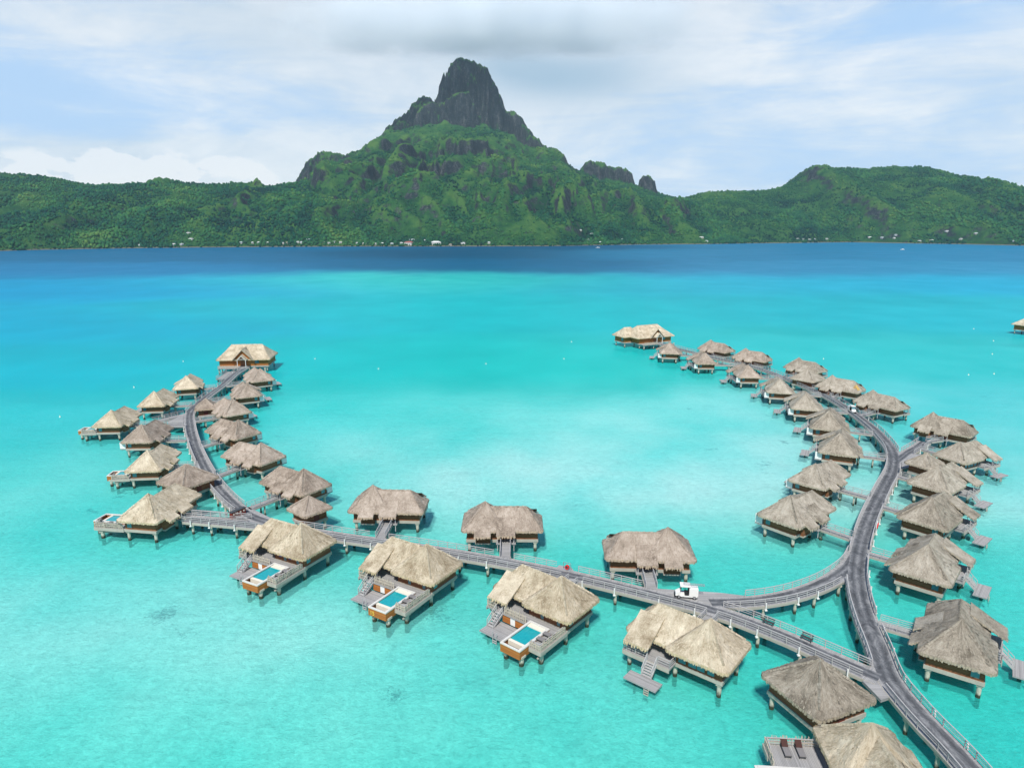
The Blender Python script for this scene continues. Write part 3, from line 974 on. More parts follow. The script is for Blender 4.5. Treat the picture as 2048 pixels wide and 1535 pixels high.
LAND = {   # wooden landings (photo outline on the deck level)
 "main": [[at(*p, FL) for p in ((447, 1036), (466, 1031), (497, 1013), (540, 1034), (590, 1050), (500, 1047))],
          [at(*p, FL) for p in ((1300, 1186), (1315, 1176), (1440, 1184), (1505, 1192), (1505, 1207), (1446, 1210), (1440, 1226))],
          [at(*p, FL) for p in ((1110, 1137), (1118, 1129), (1142, 1133), (1152, 1146))]],
 "right": [[at(*p, FL) for p in ((1785, 902), (1850, 909), (1826, 932), (1792, 940))],
           [at(*p, FL) for p in ((1725, 1360), (1762, 1350), (1786, 1390), (1762, 1398))],
           [at(*p, FL) for p in ((1640, 1166), (1692, 1123), (1716, 1105), (1720, 1165), (1700, 1160), (1668, 1168))]],
 "left": [[at(*p, FL) for p in ((384, 838), (376, 852), (340, 852), (335, 843), (372, 826))]],
}


def inside(p, poly):
    c = False
    j = len(poly) - 1
    for i in range(len(poly)):
        a, b = poly[i], poly[j]
        if (a[1] > p[1]) != (b[1] > p[1]) and p[0] < (b[0] - a[0]) * (p[1] - a[1]) / (b[1] - a[1]) + a[0]: c = not c
        j = i
    return c


# footbridges: from each entrance to the nearest boardwalk edge
bridges = []
for (e, d, short) in entr:
    best = None
    for k, L in lines.items():
        hw = WALKS[k][1] / 2
        for a, b in zip(L[:-1], L[1:]):
            r_ = b - a
            den = d[0] * r_.y - d[1] * r_.x
            if abs(den) < 1e-6: continue
            s_ = ((a.x - e[0]) * r_.y - (a.y - e[1]) * r_.x) / den
            u = ((a.x - e[0]) * d[1] - (a.y - e[1]) * d[0]) / den
            if 0 <= u <= 1 and 0 < s_ < 26 and (best is None or s_ < best[0]):
                ang = abs(den) / r_.length / math.hypot(*d)
                best = (s_, hw / max(.35, ang), k)
    dl = math.hypot(*d)
    if best:
        L_ = best[0] - best[1] / dl
        q = (e[0] + d[0] * L_, e[1] + d[1] * L_)
        bridges.append((e, q, short, best[2]))
    else:
        dd, q, k = nearest(e)
        hw = WALKS[k][1] / 2
        v = (Vector(e) - q)
        q2 = q + v.normalized() * hw
        bridges.append((e, (q2.x, q2.y), short, k))


def walk_gap(p, own):
    """true where a railing must leave a gap"""
    d, q, k = nearest(p, own)
    if d < .12: return True
    for (e, q, s_, k2) in bridges:
        if math.hypot(q[0] - p[0], q[1] - p[1]) < 1.35: return True
    for k, ps in LAND.items():
        for poly in ps:
            if inside(p, poly): return True
    return False


for key, (P, width, track, label) in WALKS.items():
    L = lines[key]
    root = empty("boardwalk", (L[0].x, L[0].y, 0))
    tag(root, label, "boardwalk", "timber boardwalks over the lagoon")
    ox, oy = L[0].x, L[0].y
    dz = {"main": 0.0, "right": -.004, "left": -.004, "link": -.008, "spur": -.012, "leftfork": -.008}[key]
    n = len(L)
    nr = []
    for i in range(n):
        t = (L[min(n - 1, i + 1)] - L[max(0, i - 1)]).normalized()
        nr.append(Vector((t.y, -t.x)))
    cum = [0]
    for i in range(1, n): cum.append(cum[-1] + (L[i] - L[i - 1]).length)
    def off(i, w): return (L[i].x + nr[i].x * w - ox, L[i].y + nr[i].y * w - oy)
    dk = MB()
    hw = width / 2
    zt = FL + dz
    for i in range(n - 1):
        a, b, c, d = off(i, -hw), off(i, hw), off(i + 1, hw), off(i + 1, -hw)
        # planks lie across: v along
        dk.face([a + (zt,), b + (zt,), c + (zt,), d + (zt,)], [(0, cum[i]), (width, cum[i]), (width, cum[i + 1]), (0, cum[i + 1])])
        dk.face([d + (zt - .45,), c + (zt - .45,), b + (zt - .45,), a + (zt - .45,)])
        dk.face([b + (zt,), b + (zt - .45,), c + (zt - .45,), c + (zt,)]); dk.face([d + (zt,), d + (zt - .45,), a + (zt - .45,), a + (zt,)])
    for i in (0, n - 1):
        a, b = off(i, -hw), off(i, hw)
        q = [a + (zt,), a + (zt - .45,), b + (zt - .45,), b + (zt,)]
        dk.face(q if i == 0 else q[::-1])
    deck = dk.build("deck", M["deck"], root)
    for sg in (-1, 1):
        fs = MB()
        for i in range(n - 1):
            a, b = off(i, sg * (hw + .05)), off(i + 1, sg * (hw + .05))
            fs.bar(a + (zt - .22,), b + (zt - .22,), .09, .4)
        fs.build("edge_beam", M["beam"], root)
    if track:
        tr = MB(); h2 = track / 2; zz = zt + .012 + (0.004 if key in ("main", "right") else 0)
        for i in range(n - 1):
            a, b, c, d = off(i, -h2), off(i, h2), off(i + 1, h2), off(i + 1, -h2)
            tr.face([a + (zz,), b + (zz,), c + (zz,), d + (zz,)], [(0, cum[i]), (1, cum[i]), (1, cum[i + 1]), (0, cum[i + 1])])
        tr.build("wheel_track", M["track"], root)
    for j, poly in enumerate(LAND.get(key, [])):
        lb = MB(); lb.prism([(p[0] - ox, p[1] - oy) for p in poly], zt - .4, zt - .020 - .004 * j)
        lb.build("landing", M["deck"], root)
    # railings with gaps at junctions
    for sg in (-1, 1):
        rl = MB()
        rails = (1.02, .70, .40) 
        lastpost = -9
        for i in range(n - 1):
            a, b = off(i, sg * (hw - .06)), off(i + 1, sg * (hw - .06))
            am, bm = (a[0] + ox, a[1] + oy), (b[0] + ox, b[1] + oy)
            mid = ((am[0] + bm[0]) / 2, (am[1] + bm[1]) / 2)
            if walk_gap(mid, key): lastpost = -9; continue
            for q, r_ in enumerate(rails):
                rl.bar(a + (zt + r_,), b + (zt + r_,), .13 if q == 0 else .06, .06)
            if cum[i] - lastpost > 1.5:
                rl.bar(a + (zt - .3,), a + (zt + 1.0,), .09); lastpost = cum[i]
        rl.build("railing", M["rail"], root)
    # piles in pairs with a white marker post
    s_ = 2.0; pn = 0
    while s_ < cum[-1] - 1 and pn < 96:
        i = next(i for i in range(n - 1) if cum[i + 1] >= s_)
        for sg in (-1, 1):
            a = off(i, sg * (hw - .25))
            p = MB(); p.cyl(a[0], a[1], -4.5, zt - .46, .22, 9); p.box(a[0] - .3, a[0] + .3, a[1] - .3, a[1] + .3, zt - .72, zt - .47)
            p.build("pile", M["pile"], root); pn += 1
        a = off(i, hw + .28)
        s_ += 5.2 if key != "right" else 5.6
        if walk_gap((a[0] + ox, a[1] + oy), key) or nearest((a[0] + ox, a[1] + oy), key)[0] < .6: continue
        wp = MB(); wp.cyl(a[0], a[1], zt - .5, zt + .55, .09, 8); wp.box(a[0] - .16, a[0] + .16, a[1] - .16, a[1] + .16, zt - .6, zt - .45)
        wp.build("marker_post", M["white"], root)

for (e, q, short, k) in bridges:
    a = Vector(e); b = Vector(q)
    L_ = (b - a).length
    if L_ < .6: continue
    rz = math.atan2(b.y - a.y, b.x - a.x)
    o = empty("footbridge", (a.x, a.y, 0), rz)
    tag(o, "narrow railed timber footbridge to the " + short, "footbridge", "footbridges to the bungalows")
    dk = MB()
    dk.face([(0, -.85, FL - .02), (L_ + .1, -.85, FL - .02), (L_ + .1, .85, FL - .02), (0, .85, FL - .02)], [(0, 0), (0, L_), (1.7, L_), (1.7, 0)])
    dk.box(0, L_ - .05, -.84, .84, FL - .3, FL - .024)
    dk.build("deck", M["deck"], o)
    for y in (-.9, .9):
        fb = MB(); fb.bar((0, y, FL - .2), (L_ - .05, y, FL - .2), .08, .3); fb.build("edge_beam", M["beam"], o)
    for y in (-.8, .8):
        rl = MB(); rail_run(rl, [(0, y), (L_ - .05, y)], FL, 1.0, 1.9, (1.0, .7, .4), .06); rl.build("railing", M["rail"], o)
    if L_ > 5:
        for y in (-.6, .6):
            p = MB(); p.cyl(L_ * .5, y, -4.5, FL - .3, .17, 8); p.build("pile", M["pile"], o)


# ------------------------------------------------------------------ small things
def make_lounger():
    o = empty("sun_lounger")
    f = MB(); f.box(-.95, .95, -.33, .33, .24, .32)
    for x in (-.8, .8):
        for y in (-.28, .28): f.box(x - .04, x + .04, y - .04, y + .04, 0, .24)
    f.build("frame", M["darkmetal"], o)
    c = MB(); c.box(-.25, .93, -.31, .31, .325, .42); c.build("cushion", m_lounge_grey, o)
    b = MB()
    p = [(-.25, -.31, .36), (-.25, .31, .36), (-.92, .31, .80), (-.92, -.31, .80)]
    q = [(v[0] + .05, v[1], v[2] + .1) for v in p]
    b.face(q[::-1]); b.face(p)
    for i in range(4):
        j = (i + 1) % 4
        b.face([p[j], p[i], q[i], q[j]])
    b.build("backrest", M["brown"], o)
    return o


m_lounge_grey = m_plain("grey_cushion", (0.20, 0.19, 0.19), .85, .15)
lo0 = None
for (loc, th, mir, short) in poolv:
    if not ("front row" in short or "bottom edge" in short or "left end" in short): continue
    for j, yy in enumerate((5.55, 6.95)):
        if lo0 is None: lo0 = make_lounger(); o = lo0
        else: o = copy_tree(lo0)
        p = loc(-2.2, yy)
        o.location = (p[0], p[1], 2.27); o.rotation_euler = (0, 0, R(th))
        tag(o, "brown lounger %s the house, on the %s" % (("nearer", "farther from")[j], short), "lounger", "sun loungers on the pool decks")


m_blue = m_plain("blue_towel", (0.015, 0.10, 0.42), .9, .2)
for loc, th, mir, short in poolv:
    if not short.startswith("leftmost pool"): continue
    for lx, side in ((1.9, "left"), (-.2, "right")):
        p = loc(lx, 3.02)
        o = empty("towel", (p[0], p[1], 0), R(th))
        t = MB()
        for i in range(6):
            x0, x1 = -.3 + .1 * i, -.2 + .1 * i
            y0, y1 = .05 * math.sin(i * 1.7), .05 * math.sin((i + 1) * 1.7)
            a = [(x0, y0, 3.0), (x1, y1, 3.0), (x1, y1 + .03, 3.95), (x0, y0 + .03, 3.95)]
            t.face(a); t.face([(v[0], v[1] + .03, v[2]) for v in a][::-1])
        t.build("cloth", m_blue, o)
        tag(o, "%s of two blue towels hanging on the leftmost front pool bungalow" % side, "towel", "blue towels on one bungalow")


def make_cart():
    """white utility cart, nose to +x"""
    o = empty("utility_cart")
    b = MB()
    b.box(-1.5, 1.1, -.6, .6, .34, .52)
    b.face([(1.55, -.55, .42), (1.55, .55, .42), (1.5, .5, .78), (1.5, -.5, .78)])
    b.face([(1.5, -.5, .78), (1.5, .5, .78), (.85, .58, 1.1), (.85, -.58, 1.1)])
    b.face([(.85, -.58, 1.1), (.85, .58, 1.1), (.85, .58, .42), (.85, -.58, .42)])
    for sg in (-1, 1):
        q = [(1.55, sg * .55, .42), (1.5, sg * .5, .78), (.85, sg * .58, 1.1), (.85, sg * .58, .42)]
        b.face(q if sg < 0 else q[::-1])
    b.build("body", M["white"], o)
    bp = MB(); bp.box(1.5, 1.66, -.58, .58, .3, .46); bp.build("bumper", M["black"], o)
    for y in (-.36, .36):
        h = MB(); h.disc_x(1.5, 1.57, y, .62, .08); h.build("headlight", M["glass"], o)
    s = MB(); s.box(-.25, .25, -.5, .5, .52, .86); s.box(-.32, -.22, -.5, .5, .86, 1.3); s.build("seat", M["black"], o)
    c = MB(); c.box(-1.6, -.36, -.62, .62, .53, 1.62)
    cb = c.build("cargo_box", M["white"], o)
    md = cb.modifiers.new("bevel", "BEVEL"); md.width = .06; md.segments = 2
    rf = MB(); rf.box(-.5, .92, -.62, .62, 1.86, 1.98)
    rr = rf.build("roof", M["white"], o)
    md = rr.modifiers.new("bevel", "BEVEL"); md.width = .05; md.segments = 2
    ps = MB()
    for y in (-.55, .55):
        ps.bar((.9, y, 1.08), (.72, y, 1.87), .05); ps.bar((-.3, y, .6), (-.3, y, 1.87), .05)
    ps.build("roof_post", M["black"], o)
    wsx = MB(); wsx.face([(.89, -.52, 1.12), (.89, .52, 1.12), (.74, .52, 1.82), (.74, -.52, 1.82)]); wsx.build("windscreen", M["glass"], o)
    for x in (1.05, -1.1):
        for sg in (-1, 1):
            w = MB(); w.disc_y(sg * .5 - .1, sg * .5 + .1, x, .27, .27); wo = w.build("wheel", M["black"], o)
            r2 = MB(); r2.disc_y(sg * .61 - .015, sg * .61 + .015, x, .27, .14); r2.build("rim", M["steel"], wo)
    return o


cart = make_cart()
cart.location = (24.9, 88.35, FL + .02); cart.rotation_euler = (0, 0, R(171))
tag(cart, "white utility cart with a ladder on its roof, on the main boardwalk junction", "cart", "white carts on the boardwalks")
la = MB()
for y in (-.2, .2): la.bar((-2.5, y, 2.06), (.5, y, 2.06), .06, .08)
for i in range(9): la.bar((-2.4 + .34 * i, -.2, 2.06), (-2.4 + .34 * i, .2, 2.06), .04)
la.build("roof_ladder", M["steel"], cart)
c2 = copy_tree(cart)
for ch in list(c2.children):
    if ch.name.startswith("roof_ladder"): bpy.data.objects.remove(ch)
p2 = min(lines["right"], key=lambda p: abs(p.y - 188.0))
c2.location = (p2.x - .1, 188.0, FL + .02); c2.rotation_euler = (0, 0, R(-92))
tag(c2, "small white cart driving on the far part of the right boardwalk", "cart", "white carts on the boardwalks")

# red fire hose reel on its landing
o = empty("hose_reel", (8.5, 96.25, FL), R(-25))
tag(o, "round red hose reel under a metal frame on the main boardwalk's far edge", "hose reel")
d = MB(); d.disc_y(-.18, .18, 0, .52, .34, 18); d.build("drum", M["red"], o)
d = MB(); d.disc_y(-.26, .26, 0, .62, .18, 12); d.build("hub", M["darkmetal"], o)
f = MB(); f.bar((-.6, 0, -.02), (-.6, 0, 1.25), .07); f.bar((.6, 0, -.02), (.6, 0, 1.25), .07); f.bar((-.6, 0, 1.22), (.6, 0, 1.22), .07); f.box(-.6, .6, -.25, .25, .0, .08)
f.build("frame", M["steel"], o)
# life-buoy stand on the right boardwalk
lp = min(lines["right"], key=lambda p: (p - Vector((62.0, 110.2))).length)
o = empty("lifebuoy_stand", (lp.x + 1.45, lp.y - .95, FL), R(57))
tag(o, "white stand hung with red and white lifebuoys on the right boardwalk's edge", "lifebuoy stand")
f = MB(); f.bar((-.9, 0, 0), (-.9, 0, 1.7), .09); f.bar((.9, 0, 0), (.9, 0, 1.7), .09); f.bar((-.95, 0, 1.65), (.95, 0, 1.65), .09); f.bar((-.9, 0, .5), (.9, 0, .5), .07)
f.build("frame", M["white"], o)
for x in (-.45, .45):
    t = MB(); n = 16
    for i in range(n):
        a0, a1 = 2 * math.pi * i / n, 2 * math.pi * (i + 1) / n
        for k in range(6):
            b0, b1 = 2 * math.pi * k / 6, 2 * math.pi * (k + 1) / 6
            P = lambda a, b: (x + (.32 + .09 * math.cos(b)) * math.cos(a), -.12 + .09 * math.sin(b), 1.1 + (.32 + .09 * math.cos(b)) * math.sin(a))
            t.face([P(a0, b0), P(a1, b0), P(a1, b1), P(a0, b1)])
    t.build("lifebuoy", M["red"], o)
# bin cabinet at the left junction
o = empty("bin_cabinet", at(476, 1031, FL) + (FL,), R(60))
tag(o, "long red brown timber cabinet with four pale openings at the left junction", "bin cabinet")
b = MB(); b.box(-1.5, 1.5, -.35, .35, 0, 1.15); b.build("cabinet", M["redbrown"], o)
b = MB(); b.box(-1.6, 1.6, -.42, .42, 1.15, 1.25); b.build("lid", M["darkmetal"], o)
for i in range(4):
    b = MB(); b.disc_y(-.39, -.35, -1.1 + .73 * i, .75, .17, 12); b.build("opening", M["cream"], o)
# benches along the far rail of the main boardwalk
for j, (px, py, wh) in enumerate(((1533, 1252, "left"), (1604, 1288, "right"))):
    p = at(px, py, FL)
    dd, q, k = nearest(p)
    L = lines["main"]
    i = min(range(len(L) - 1), key=lambda i: (L[i] - q).length)
    t = (L[i + 1] - L[i]).normalized()
    nn = Vector((-t.y, t.x))
    c = q + nn * 1.2
    o = empty("bench", (c.x, c.y, FL + .015), math.atan2(t.y, t.x))
    tag(o, "dark slatted bench against the main boardwalk's railing, %s one of two" % wh, "bench", "benches on the main boardwalk")
    b = MB()
    for y in (-.18, 0, .18): b.bar((-.75, y, .43), (.75, y, .43), .15, .04)
    b.build("seat", M["darkmetal"], o)
    b = MB()
    for z in (.62, .8): b.bar((-.75, .27, z), (.75, .3, z), .04, .12)
    b.build("backrest", M["darkmetal"], o)
    for x in (-.62, .62):
        b = MB(); b.bar((x, -.2, 0), (x, -.2, .42), .07); b.bar((x, .24, 0), (x, .28, .86), .07); b.bar((x, -.2, .38), (x, .24, .38), .06); b.build("leg", M["darkmetal"], o)

# number on the pool end of the middle front bungalow
cu = bpy.data.curves.new("house_number", "FONT"); cu.body = "15"; cu.size = .85; cu.extrude = .012
tx = bpy.data.objects.new("house_number", cu); COL.objects.link(tx)
bpy.context.view_layer.update()
me = bpy.data.meshes.new_from_object(tx.evaluated_get(bpy.context.evaluated_depsgraph_get()))
bpy.data.objects.remove(tx)
num = bpy.data.objects.new("house_number", me); COL.objects.link(num)
me.materials.clear(); me.materials.append(M["yellow"])
mid = next(o for o in COL.objects if o.get("label", "").startswith("middle golden pool"))
num.parent = mid
num.location = (1.55, 10.70, 1.5); num.rotation_euler = (R(90), 0, R(180))

# straw patch on one roof, pale patches on one awning
pm = MB()
rg = random.Random(5)
for i in range(60):
    x = rg.uniform(7.9, 8.9); y = rg.uniform(-2.6, -1.0)
    z = 7.1 - 3.1 * max((abs(y + .3)) / 3.55, (x - 7) / 2.8) + .12
    pm.face([(x - .1, y - .12, z + .02), (x + .5, y - .12, z - .45), (x + .5, y + .12, z - .42), (x - .1, y + .12, z + .05)])
m_straw = m_plain("fresh_straw", (0.55, 0.36, 0.10), .9, .3, 5.0)
po = next(o for o in COL.objects if "straw patch" in o.get("label", ""))
pm.build("straw_patch", m_straw, po)

# buoys
BUOYS = [((268, 775), "left of the left arc's second bungalow"), ((120, 834), "alone at the far left, left of every bungalow"), ((366.5, 723), "between the left edge and the left gabled house"),
 ((630, 718), "just right of the left gabled house"), ((757, 738), "in the open bay, second right of the left gabled house"), ((972, 728), "near the middle of the open bay"),
 ((1128, 718), "left of the right gabled house, the nearer one"), ((1143, 684), "left of the right gabled house, the farther one"), ((1947.5, 658), "farthest of those at the right edge"),
 ((1987, 682), "close left of the cut off house at the right edge"), ((1984.5, 708.5), "below the cut off house at the right edge"), ((1937, 750), "nearest left one at the right edge"),
 ((1988, 748), "nearest right one at the right edge"), ((1647, 718), "beyond the far square pavilion on the right")]
b0 = None
for (p, wh) in BUOYS:
    x, y = at(p[0], p[1], 0)
    if b0 is None:
        o = empty("buoy")
        f = MB(); f.smooth = True
        for j in range(6):
            for i in range(12):
                P = lambda i, j: (.42 * math.sin(math.pi * j / 6) * math.cos(2 * math.pi * i / 12), .42 * math.sin(math.pi * j / 6) * math.sin(2 * math.pi * i / 12), .2 - .42 * math.cos(math.pi * j / 6))
                f.face([P(i, j), P(i + 1, j), P(i + 1, j + 1), P(i, j + 1)])
        f.build("float", M["floatw"], o)
        s = MB(); s.cyl(0, 0, .55, 1.0, .07, 8); s.box(-.12, .12, -.12, .12, 1.0, 1.2); s.build("top_mark", M["yellow"], o)
        b0 = o
    else: o = copy_tree(b0)
    o.location = (x, y, 0); o.rotation_euler = (0, 0, rng.uniform(0, 6)); o.scale = (.5, .5, .5)
    tag(o, "small white buoy floating " + wh, "buoy", "mooring buoys in the lagoon")

# ------------------------------------------------------------------ noise for the landscape
_perm = np.random.RandomState(3).permutation(512)
_gr = np.random.RandomState(4).uniform(0, 2 * np.pi, 512)


def perlin(x, y):
    xi = np.floor(x).astype(int); yi = np.floor(y).astype(int)
    xf = x - xi; yf = y - yi
    u = xf * xf * xf * (xf * (xf * 6 - 15) + 10); v = yf * yf * yf * (yf * (yf * 6 - 15) + 10)
    def g(ix, iy, dx, dy):
        h = _gr[(_perm[(ix + _perm[iy & 511]) & 511])]
        return np.cos(h) * dx + np.sin(h) * dy
    a = g(xi, yi, xf, yf); b = g(xi + 1, yi, xf - 1, yf); c = g(xi, yi + 1, xf, yf - 1); d = g(xi + 1, yi + 1, xf - 1, yf - 1)
    return ((a * (1 - u) + b * u) * (1 - v) + (c * (1 - u) + d * u) * v) * 1.5


def fbm(x, y, o=5, gain=.5):
    s = np.zeros_like(x, dtype=float); a = 1.0
    for i in range(o):
        s += a * perlin(x + 17.3 * i, y - 9.1 * i); x = x * 2.03; y = y * 2.03; a *= gain
    return s


def ridged(x, y, o=4):
    s = np.zeros_like(x, dtype=float); a = 1.0; t = 0
    for i in range(o):
        s += a * (1 - 2 * np.abs(perlin(x + 31.7 * i, y + 5.3 * i))); t += a
        x = x * 2.1; y = y * 2.1; a *= .5
    return s / t


def sstep(t):
    t = np.clip(t, 0, 1)
    return t * t * (3 - 2 * t)


SHORE = [(-3400, 1250), (-1900, 1380), (-1143, 1552), (-1098, 1640), (-1012, 1708), (-920, 1767), (-811, 1809), (-671, 1852), (-442, 1898), (-169, 1905), (0, 1922), (105, 1930), (346, 2075),
         (577, 2136), (773, 2240), (922, 2290), (1166, 2400), (1230, 2330), (1290, 2230), (1362, 2166), (1422, 2050), (1500, 1900), (1700, 1780), (3400, 1700)]


def shore_y(x): return np.interp(x, [p[0] for p in SHORE], [p[1] for p in SHORE])


def profile(pts, Y):
    P = sorted(at_depth(px, py, Y) for px, py in pts)
    return [p[0] for p in P], [p[1] for p in P]


CONE = profile([(430, 440), (520, 395), (560, 378), (595, 384), (607, 378), (625, 368), (650, 352), (680, 334), (700, 318), (722, 303), (750, 285), (772, 270), (800, 263), (830, 257), (870, 250), (920, 254), (960, 256), (1000, 268), (1030, 285), (1060, 296),
                (1085, 300), (1105, 306), (1120, 318), (1130, 332), (1160, 346), (1200, 358), (1260, 372), (1310, 384), (1340, 394), (1370, 405), (1450, 430), (1560, 460)], 3250)
LEFTR = profile([(-500, 320), (-200, 335), (0, 347), (50, 352), (90, 358), (150, 368), (185, 372), (240, 371), (290, 366), (340, 362), (370, 367), (420, 371), (470, 368), (505, 364), (545, 373), (580, 366), (620, 360), (680, 372), (760, 395), (850, 425), (950, 455), (1100, 480)], 2500)
RIGHTR = profile([(1250, 440), (1320, 408), (1370, 397), (1410, 386), (1440, 382), (1500, 384), (1530, 382), (1560, 376), (1590, 366), (1615, 350), (1625, 337), (1638, 330), (1655, 333), (1680, 337), (1720, 338), (1750, 339), (1780, 334), (1800, 332), (1830, 337), (1845, 332), (1865, 342), (1900, 353), (1950, 366), (2000, 378), (2048, 388), (2200, 405), (2500, 430)], 3000)
# plugs: profile, depth Y, half depth of the flat top, run of the face
PLUGS = [
 (profile([(868, 300), (874, 210), (878, 188), (884, 172), (895, 152), (901, 134), (909, 129), (916, 119), (923, 118), (932, 122), (945, 127), (962, 135), (975, 144), (984, 158), (990, 175), (997, 190), (1005, 212), (1008, 222), (1022, 226), (1040, 240), (1060, 264), (1080, 288), (1100, 310), (1112, 340)], 3520), 3520, 70, 120),
 (profile([(822, 300), (827, 240), (832, 224), (845, 212), (868, 202), (880, 206), (900, 197), (915, 186), (933, 184), (945, 205), (955, 232), (968, 262), (980, 300)], 3390), 3390, 25, 60),
 (profile([(755, 300), (766, 278), (775, 255), (790, 243), (806, 234), (820, 217), (832, 204), (845, 194), (858, 196), (868, 206), (885, 240), (910, 300)], 3640), 3640, 40, 160),
 (profile([(592, 375), (600, 352), (612, 338), (625, 318), (640, 307), (655, 304), (672, 311), (688, 313), (712, 306), (730, 310), (745, 330)], 3050), 3050, 40, 70),
 (profile([(1155, 365), (1163, 338), (1170, 327), (1180, 324), (1198, 328), (1225, 335), (1255, 343), (1263, 352), (1270, 372)], 3250), 3250, 40, 60),
 (profile([(1274, 385), (1279, 362), (1290, 353), (1300, 354), (1306, 366), (1308, 385)], 3150), 3150, 25, 40),
 (profile([(288, 380), (295, 366), (305, 361), (322, 358), (338, 360), (345, 372)], 2470), 2470, 20, 30),
 (profile([(502, 380), (506, 365), (512, 361), (520, 362), (526, 376)], 2480), 2480, 12, 22),
 (profile([(1606, 372), (1614, 352), (1622, 338), (1636, 328), (1650, 331), (1665, 345)], 2980), 2980, 25, 60),
]


def terrain_h(X, Y):
    ys = shore_y(X)
    wob = fbm(X / 420.0, Y / 900.0, 4) * 70
    def ridge(prof, Yr, back, expo, spur, sx, crest=0):
        z = np.interp(X + wob * .35, prof[0], prof[1], left=0, right=0)
        z = np.maximum(z, 0)
        t = (Y - ys) / (Yr - ys)
        f = np.clip(t, 0, 1)
        h = z * f ** expo
        env = 6.75 * f * (1 - f) ** 2 * .8 + .8 * f * (1 - f)
        h = h + spur * env * np.clip(z / 200, .25, 1.6) * (ridged((X + wob) / sx, (Y + wob) / (sx * 2.6)) - .15)
        if crest: h = h + crest * f ** 4 * np.clip(z / 300, 0, 1.3) * (ridged((X + wob * .6) / 150.0, (Y + wob) / 520.0) - .25)
        b = np.clip((Y - Yr) / back, 0, 1)
        h = np.where(Y > Yr, (z + (crest * np.clip(z / 300, 0, 1.3) * (ridged((X + wob * .6) / 150.0, (Y + wob) / 520.0) - .25) if crest else 0)) * (1 - sstep(b)), h)
        return h
    h = ridge(LEFTR, 2500.0, 900, .95, 44, 210.0)
    h = np.maximum(h, ridge(CONE, 3250.0, 700, 1.10, 95, 300.0, 30))
    h = np.maximum(h, ridge(RIGHTR, 3000.0, 900, 1.05, 44, 260.0))
    # ledges on the cone
    for lv, amp, ph in ((330, 26, 1.3), (255, 24, 7.7), (400, 22, 4.1)):
        L = lv + 45 * perlin(X / 260 + ph, Y / 500) - .10 * np.abs(X + 330)
        m = sstep((perlin(X / 170 + ph * 3, Y / 300 + ph) + .35) * 2.2) * np.clip(1.25 - np.abs(X + 330) / 620, 0, 1)
        h = h + amp * m * (np.tanh((h - L) / 9) ) * (np.abs(h - L) < 75) * np.clip(1 - np.abs(h - L) / 75, 0, 1)
    # rocky plugs
    rock = np.zeros_like(h)
    for i, (prof, Yc, flat, run) in enumerate(PLUGS):
        ribs = 34 * ridged(X / 62.0 + i * 3.3, Y / 160.0) + 16 * ridged(X / 21.0, i + Y / 60) + 9 * perlin(X / 9.0, Y / 22.0)
        xs = X + 12 * perlin(X / 36 + i, Y / 40) + 7 * perlin(X / 13 + i, Y / 17)
        z = np.interp(xs, prof[0], prof[1], left=-50, right=-50)
        dy = np.abs(Y - Yc) + ribs * np.clip(run / 110, .3, 1)
        g = np.clip((dy - flat) / run, 0, 1)
        base = z * .30
        z = z + np.where(z > 60, 9 * perlin(X / 17 + 3 * i, Y / 40) + 6 * perlin(X / 8.0, Y / 14 + i), 0)
        led = .055 * np.sin(g * 17 + 3 * perlin(X / 50, Y / 50 + i)) * np.clip(g * 4, 0, 1)
        hh = base + (z - base) * (1 - np.clip(g + led, 0, 1) ** 1.5) - np.clip(dy - flat - run, 0, None) * 2.0
        rock = np.where((hh > h) , 1, rock)
        h = np.maximum(h, hh)
    h = h + fbm(X / 60.0, Y / 60.0, 4) * (5.0 + 4.0 * rock) * np.clip((Y - ys) / 120, 0, 1)
    h = np.where(Y < ys + 4, np.minimum(h, -2 + (Y - ys) * .25), np.maximum(h, .6 + np.clip((Y - ys) * .02, 0, 2.5)))
    return h, rock


gx = np.concatenate([np.arange(-3400, -1900, 22), np.arange(-1900, -900, 8.0), np.arange(-900, 600, 5.0), np.arange(600, 1800, 8.0), np.arange(1800, 3401, 22)])
gy = np.concatenate([np.arange(1180, 1500, 20), np.arange(1500, 2900, 8.0), np.arange(2900, 3700, 5.0), np.arange(3700, 4400, 25)])
GX, GY = np.meshgrid(gx, gy)
GH, GR = terrain_h(GX, GY)
GH = np.maximum(GH, -12)
nx, ny = len(gx), len(gy)


def bil(GX_, GY_, Z, x, y):
    """bilinear sample of a grid with axis coordinates GX_, GY_"""
    i = np.clip(np.searchsorted(GX_, x) - 1, 0, len(GX_) - 2); j = np.clip(np.searchsorted(GY_, y) - 1, 0, len(GY_) - 2)
    u = np.clip((x - GX_[i]) / (GX_[i + 1] - GX_[i]), 0, 1); v = np.clip((y - GY_[j]) / (GY_[j + 1] - GY_[j]), 0, 1)
    return (Z[j, i] * (1 - u) + Z[j, i + 1] * u) * (1 - v) + (Z[j + 1, i] * (1 - u) + Z[j + 1, i + 1] * u) * v


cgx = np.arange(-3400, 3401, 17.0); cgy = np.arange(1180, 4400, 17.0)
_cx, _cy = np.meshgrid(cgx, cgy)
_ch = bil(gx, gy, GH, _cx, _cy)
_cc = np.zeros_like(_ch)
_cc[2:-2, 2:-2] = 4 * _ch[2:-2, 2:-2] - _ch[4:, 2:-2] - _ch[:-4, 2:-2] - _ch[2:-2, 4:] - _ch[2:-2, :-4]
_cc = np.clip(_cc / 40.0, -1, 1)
CURV = bil(cgx, cgy, _cc, GX, GY)


